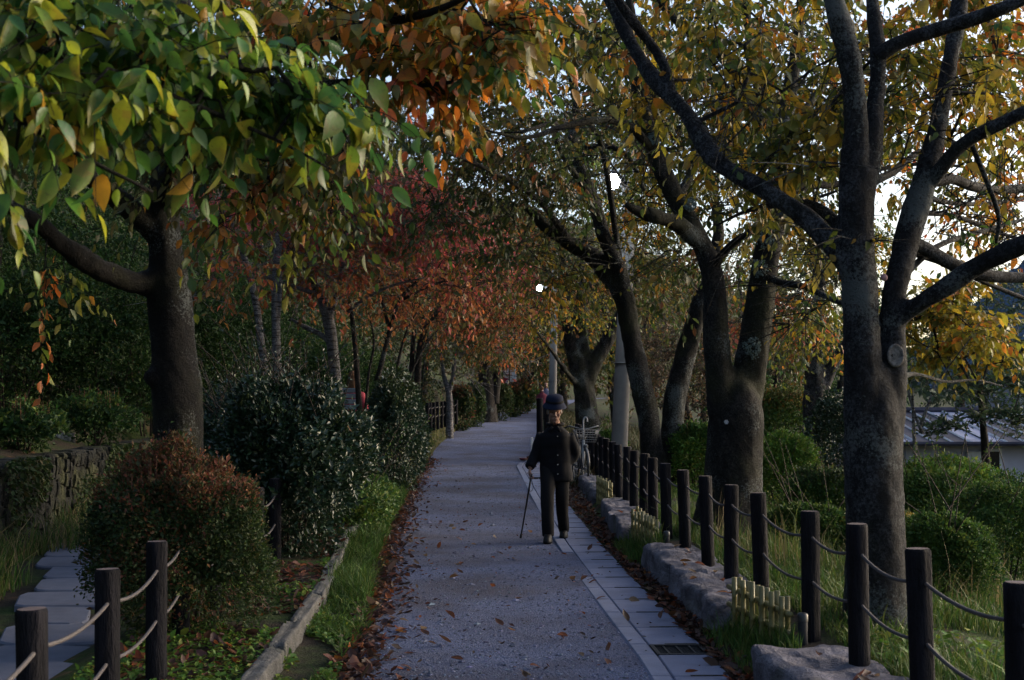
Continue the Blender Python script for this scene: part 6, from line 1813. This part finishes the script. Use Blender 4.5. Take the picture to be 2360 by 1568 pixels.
lp = [h - ax * .05 + [.012, -.01, 0], h - ax * .09 + [.03, -.02, 0], h - ax * .15 + [.04, -.02, 0], h - ax * .19 + [.02, -.015, 0], h - ax * .15 + [.006, -.012, 0], h - ax * .06 + [.006, -.012, 0]]
MB().tube(catmull(lp, 4), .003, 5).obj('wrist_strap', plain('grey_cord', (.18, .17, .17), .8), cn)
# woman on the left bank, seen from behind, and the bench she stands by
d = 26.5
p = P(812, 852, d); zb = p[2] - 1.50 * 1.04
zg = float(gz(p[0], d))
M_JEAN = cloth('dark_blue_trousers', (.03, .035, .06))
person('woman with light brown hair in a red jacket on the left bank', (p[0], d, max(zg, zb) if zb - zg < .25 else zg), math.radians(165), 1.04 if zb - zg < .25 else (p[2] - zg) / 1.50, M_REDJ, M_JEAN, M_HAIRB, None, .25, .05, fine=False, hairlong=True)
M_BENCH = plain('blue_grey_paint', (.16, .19, .22), .6, .4)
bo = thing('park_bench', 'blue grey bench back showing above the bushes on the left bank', 'bench', (P(800, 900, 25.6)[0], 25.6, zg))
q0, q1 = P(786, 893, 25.6), P(829, 935, 25.6)
for k in range(4):
    MB().box(((q0[0] + q1[0]) / 2, 25.6, q0[2] - .06 - k * .11), (q1[0] - q0[0], .03, .09), 0, .008).obj('slat', M_BENCH, bo, False)
for xx in (q0[0] + .03, q1[0] - .03):
    MB().box((xx, 25.62, (q0[2] + zg) / 2), (.05, .05, q0[2] - zg), 0, .006).obj('leg', M_IRON, bo, False)
MB().box(((q0[0] + q1[0]) / 2, 25.36, q0[2] - .55), (q1[0] - q0[0], .42, .04), 0, .008).obj('seat', M_BENCH, bo, False)
# two far walkers by the second pole
for (x, d, jc, lab) in ((1249, 57, cloth('dark_pink', (.09, .02, .035)), 'far walker in a dark pink top by the second lamp pole'), (1258, 58.5, cloth('pale_blue', (.09, .10, .17)), 'far walker in a pale blue top by the second lamp pole')):
    p = P(x, 900, d)
    person(lab, (p[0], d, float(gz(p[0], d))), math.radians(180 if x < 1255 else 10), 1.05, jc, M_TROU, M_HAIRB, None, .2, .12, fine=False)

# ------------------------------------------------------------------ bicycle parked by the fence
def bicycle(label, loc, yaw, col):
    o = thing('bicycle', label, 'bicycle', loc); o.rotation_euler = (0, 0, yaw)
    M_F = plain('bicycle_frame', col, .35, .5); M_CH = plain('chrome', (.12, .12, .125), .5, .5, .1, 8, 0, .7); M_T = plain('tyre', (.02, .02, .02), .8)
    def ring(c, R, r, mat, name, par, seg=32):
        a = np.linspace(0, 2 * math.pi, seg + 1)
        pts = np.stack([np.full(seg + 1, c[0]), c[1] + R * np.cos(a), c[2] + R * np.sin(a)], -1)
        V, Q, T = tube(pts, r, 8, False)
        return obj(name, V, [Q], mat, par, True, None, True)
    for y in (-.52, .54):
        w_ = ring((0, y, .33), .315, .018, M_T, 'wheel', o)
        ring((0, y, .33), .297, .010, M_CH, 'rim', w_)
        mb = MB()
        for k in range(18):
            a = k * math.pi / 9
            mb.tube([(0.02 * (-1) ** k, y, .33), (0, y + .295 * math.cos(a), .33 + .295 * math.sin(a))], .0016, 4)
        mb.tube([(-.04, y, .33), (.04, y, .33)], .02, 10)
        mb.obj('spokes', M_CH, w_, True, True)
        a = np.linspace(math.radians(10 if y > 0 else 40), math.radians(170), 14)
        V, Q, T = tube(np.stack([0 * a, y + .345 * np.cos(a), .33 + .345 * np.sin(a)], -1), .026, 6)
        obj('mudguard', V, [Q, T], M_CH, o, True, None, True)
    f = MB()
    f.tube(catmull([(0, -.38, .80), (0, -.15, .52), (0, .06, .30)], 4), .019, 10); f.tube([(0, .06, .30), (0, .17, .78)], .016, 10)
    f.tube([(0, -.41, .86), (0, -.36, .74)], .02, 10)
    for s in (-1, 1):
        f.tube([(s * .02, .06, .30), (s * .05, .54, .33)], .010, 8); f.tube([(s * .02, .15, .70), (s * .05, .54, .33)], .009, 8)
        f.tube(catmull([(s * .03, -.40, .74), (s * .05, -.44, .55), (s * .05, -.52, .33)], 3), .011, 8)
    f.obj('frame', M_F, o, True, True)
    MB().tube(catmull([(-.28, -.22, 1.02), (-.24, -.34, 1.04), (-.08, -.41, 1.0), (.08, -.41, 1.0), (.24, -.34, 1.04), (.28, -.22, 1.02)], 4), .011, 8).tube([(0, -.41, .84), (0, -.41, 1.0)], .013, 8).obj('handlebar', M_CH, o, True, True)
    for s in (-1, 1): MB().tube([(s * .275, -.24, 1.022), (s * .285, -.14, 1.01)], .016, 8).obj('grip', M_T, o, True, True)
    V, Q = rock((.2, .27, .07), 91, 12, 3, .05, 3); V[:, 0] *= np.interp(V[:, 1], [-.13, .13], [.45, 1.1])
    obj('saddle', V + [0, .19, .84], [Q], M_T, o, True, None, True)
    b = MB()
    for z in np.linspace(.78, .98, 6):
        w_, l_ = .15 + (z - .78) * .25, .11 + (z - .78) * .2
        b.tube([(-w_, -.60 - l_, z), (w_, -.60 - l_, z), (w_, -.60 + l_, z), (-w_, -.60 + l_, z), (-w_, -.60 - l_, z)], .004, 5)
    for k in range(-4, 5):
        for s in (-1, 1):
            b.tube([(k * .036, -.60 + s * .11, .78), (k * .048, -.60 + s * .15, .98)], .003, 4)
            b.tube([(s * .15, -.60 + k * .026, .78), (s * .2, -.60 + k * .036, .98)], .003, 4)
    b.obj('basket', M_CH, o, True, True)
    MB().box((0, -.56, .70), (.08, .06, .08), 0, .02).obj('lamp', M_CH, o, True, True)
    k = MB().tube([(0, .06, .30), (.09, .06, .30)], .012, 8).tube([(.07, .06, .30), (.09, .02, .15)], .009, 8).tube([(-.07, .06, .30), (-.09, .10, .45)], .009, 8)
    k.obj('crank', M_CH, o, True, True)
    for s in (-1, 1): MB().box((s * .12, .06 - s * .04, .30 - s * .15), (.09, .07, .02), 0, .005).obj('pedal', M_T, o, True, True)
    MB().tube([(.04, .56, .33), (.16, .60, .02)], .009, 6).obj('kickstand', M_CH, o, True, True)
    return o
by = 22.6
bx_ = float(P(1338, 1000, by)[0])
bicycle('dark city bicycle with a wire basket parked behind the old man by the rope fence', (bx_, by, float(gz(bx_ - .3, by)) + .01), math.radians(6), (.02, .022, .03))
um = thing('umbrella', 'closed umbrella with a white crook handle hooked on the bicycle', 'umbrella', (bx_ + .05, by - .3, .6))
c = np.array([bx_ + .02, by - .52, .92])
MB().tube(catmull([c + [0, 0, -.1], c + [0, 0, .18], c + [.005, 0, .25], c + [.035, 0, .285], c + [.065, 0, .26], c + [.068, 0, .21]], 4), .012, 8).obj('handle', plain('white_plastic', (.35, .35, .37), .5, .3), um)
MB().tube([c + [0, 0, -.1], c + [0, .1, -.35], c + [0, .2, -.62]], [.02, .035, .008], 10, rough=.15).obj('canopy', plain('clear_white_film', (.45, .47, .5), .3, .5), um)
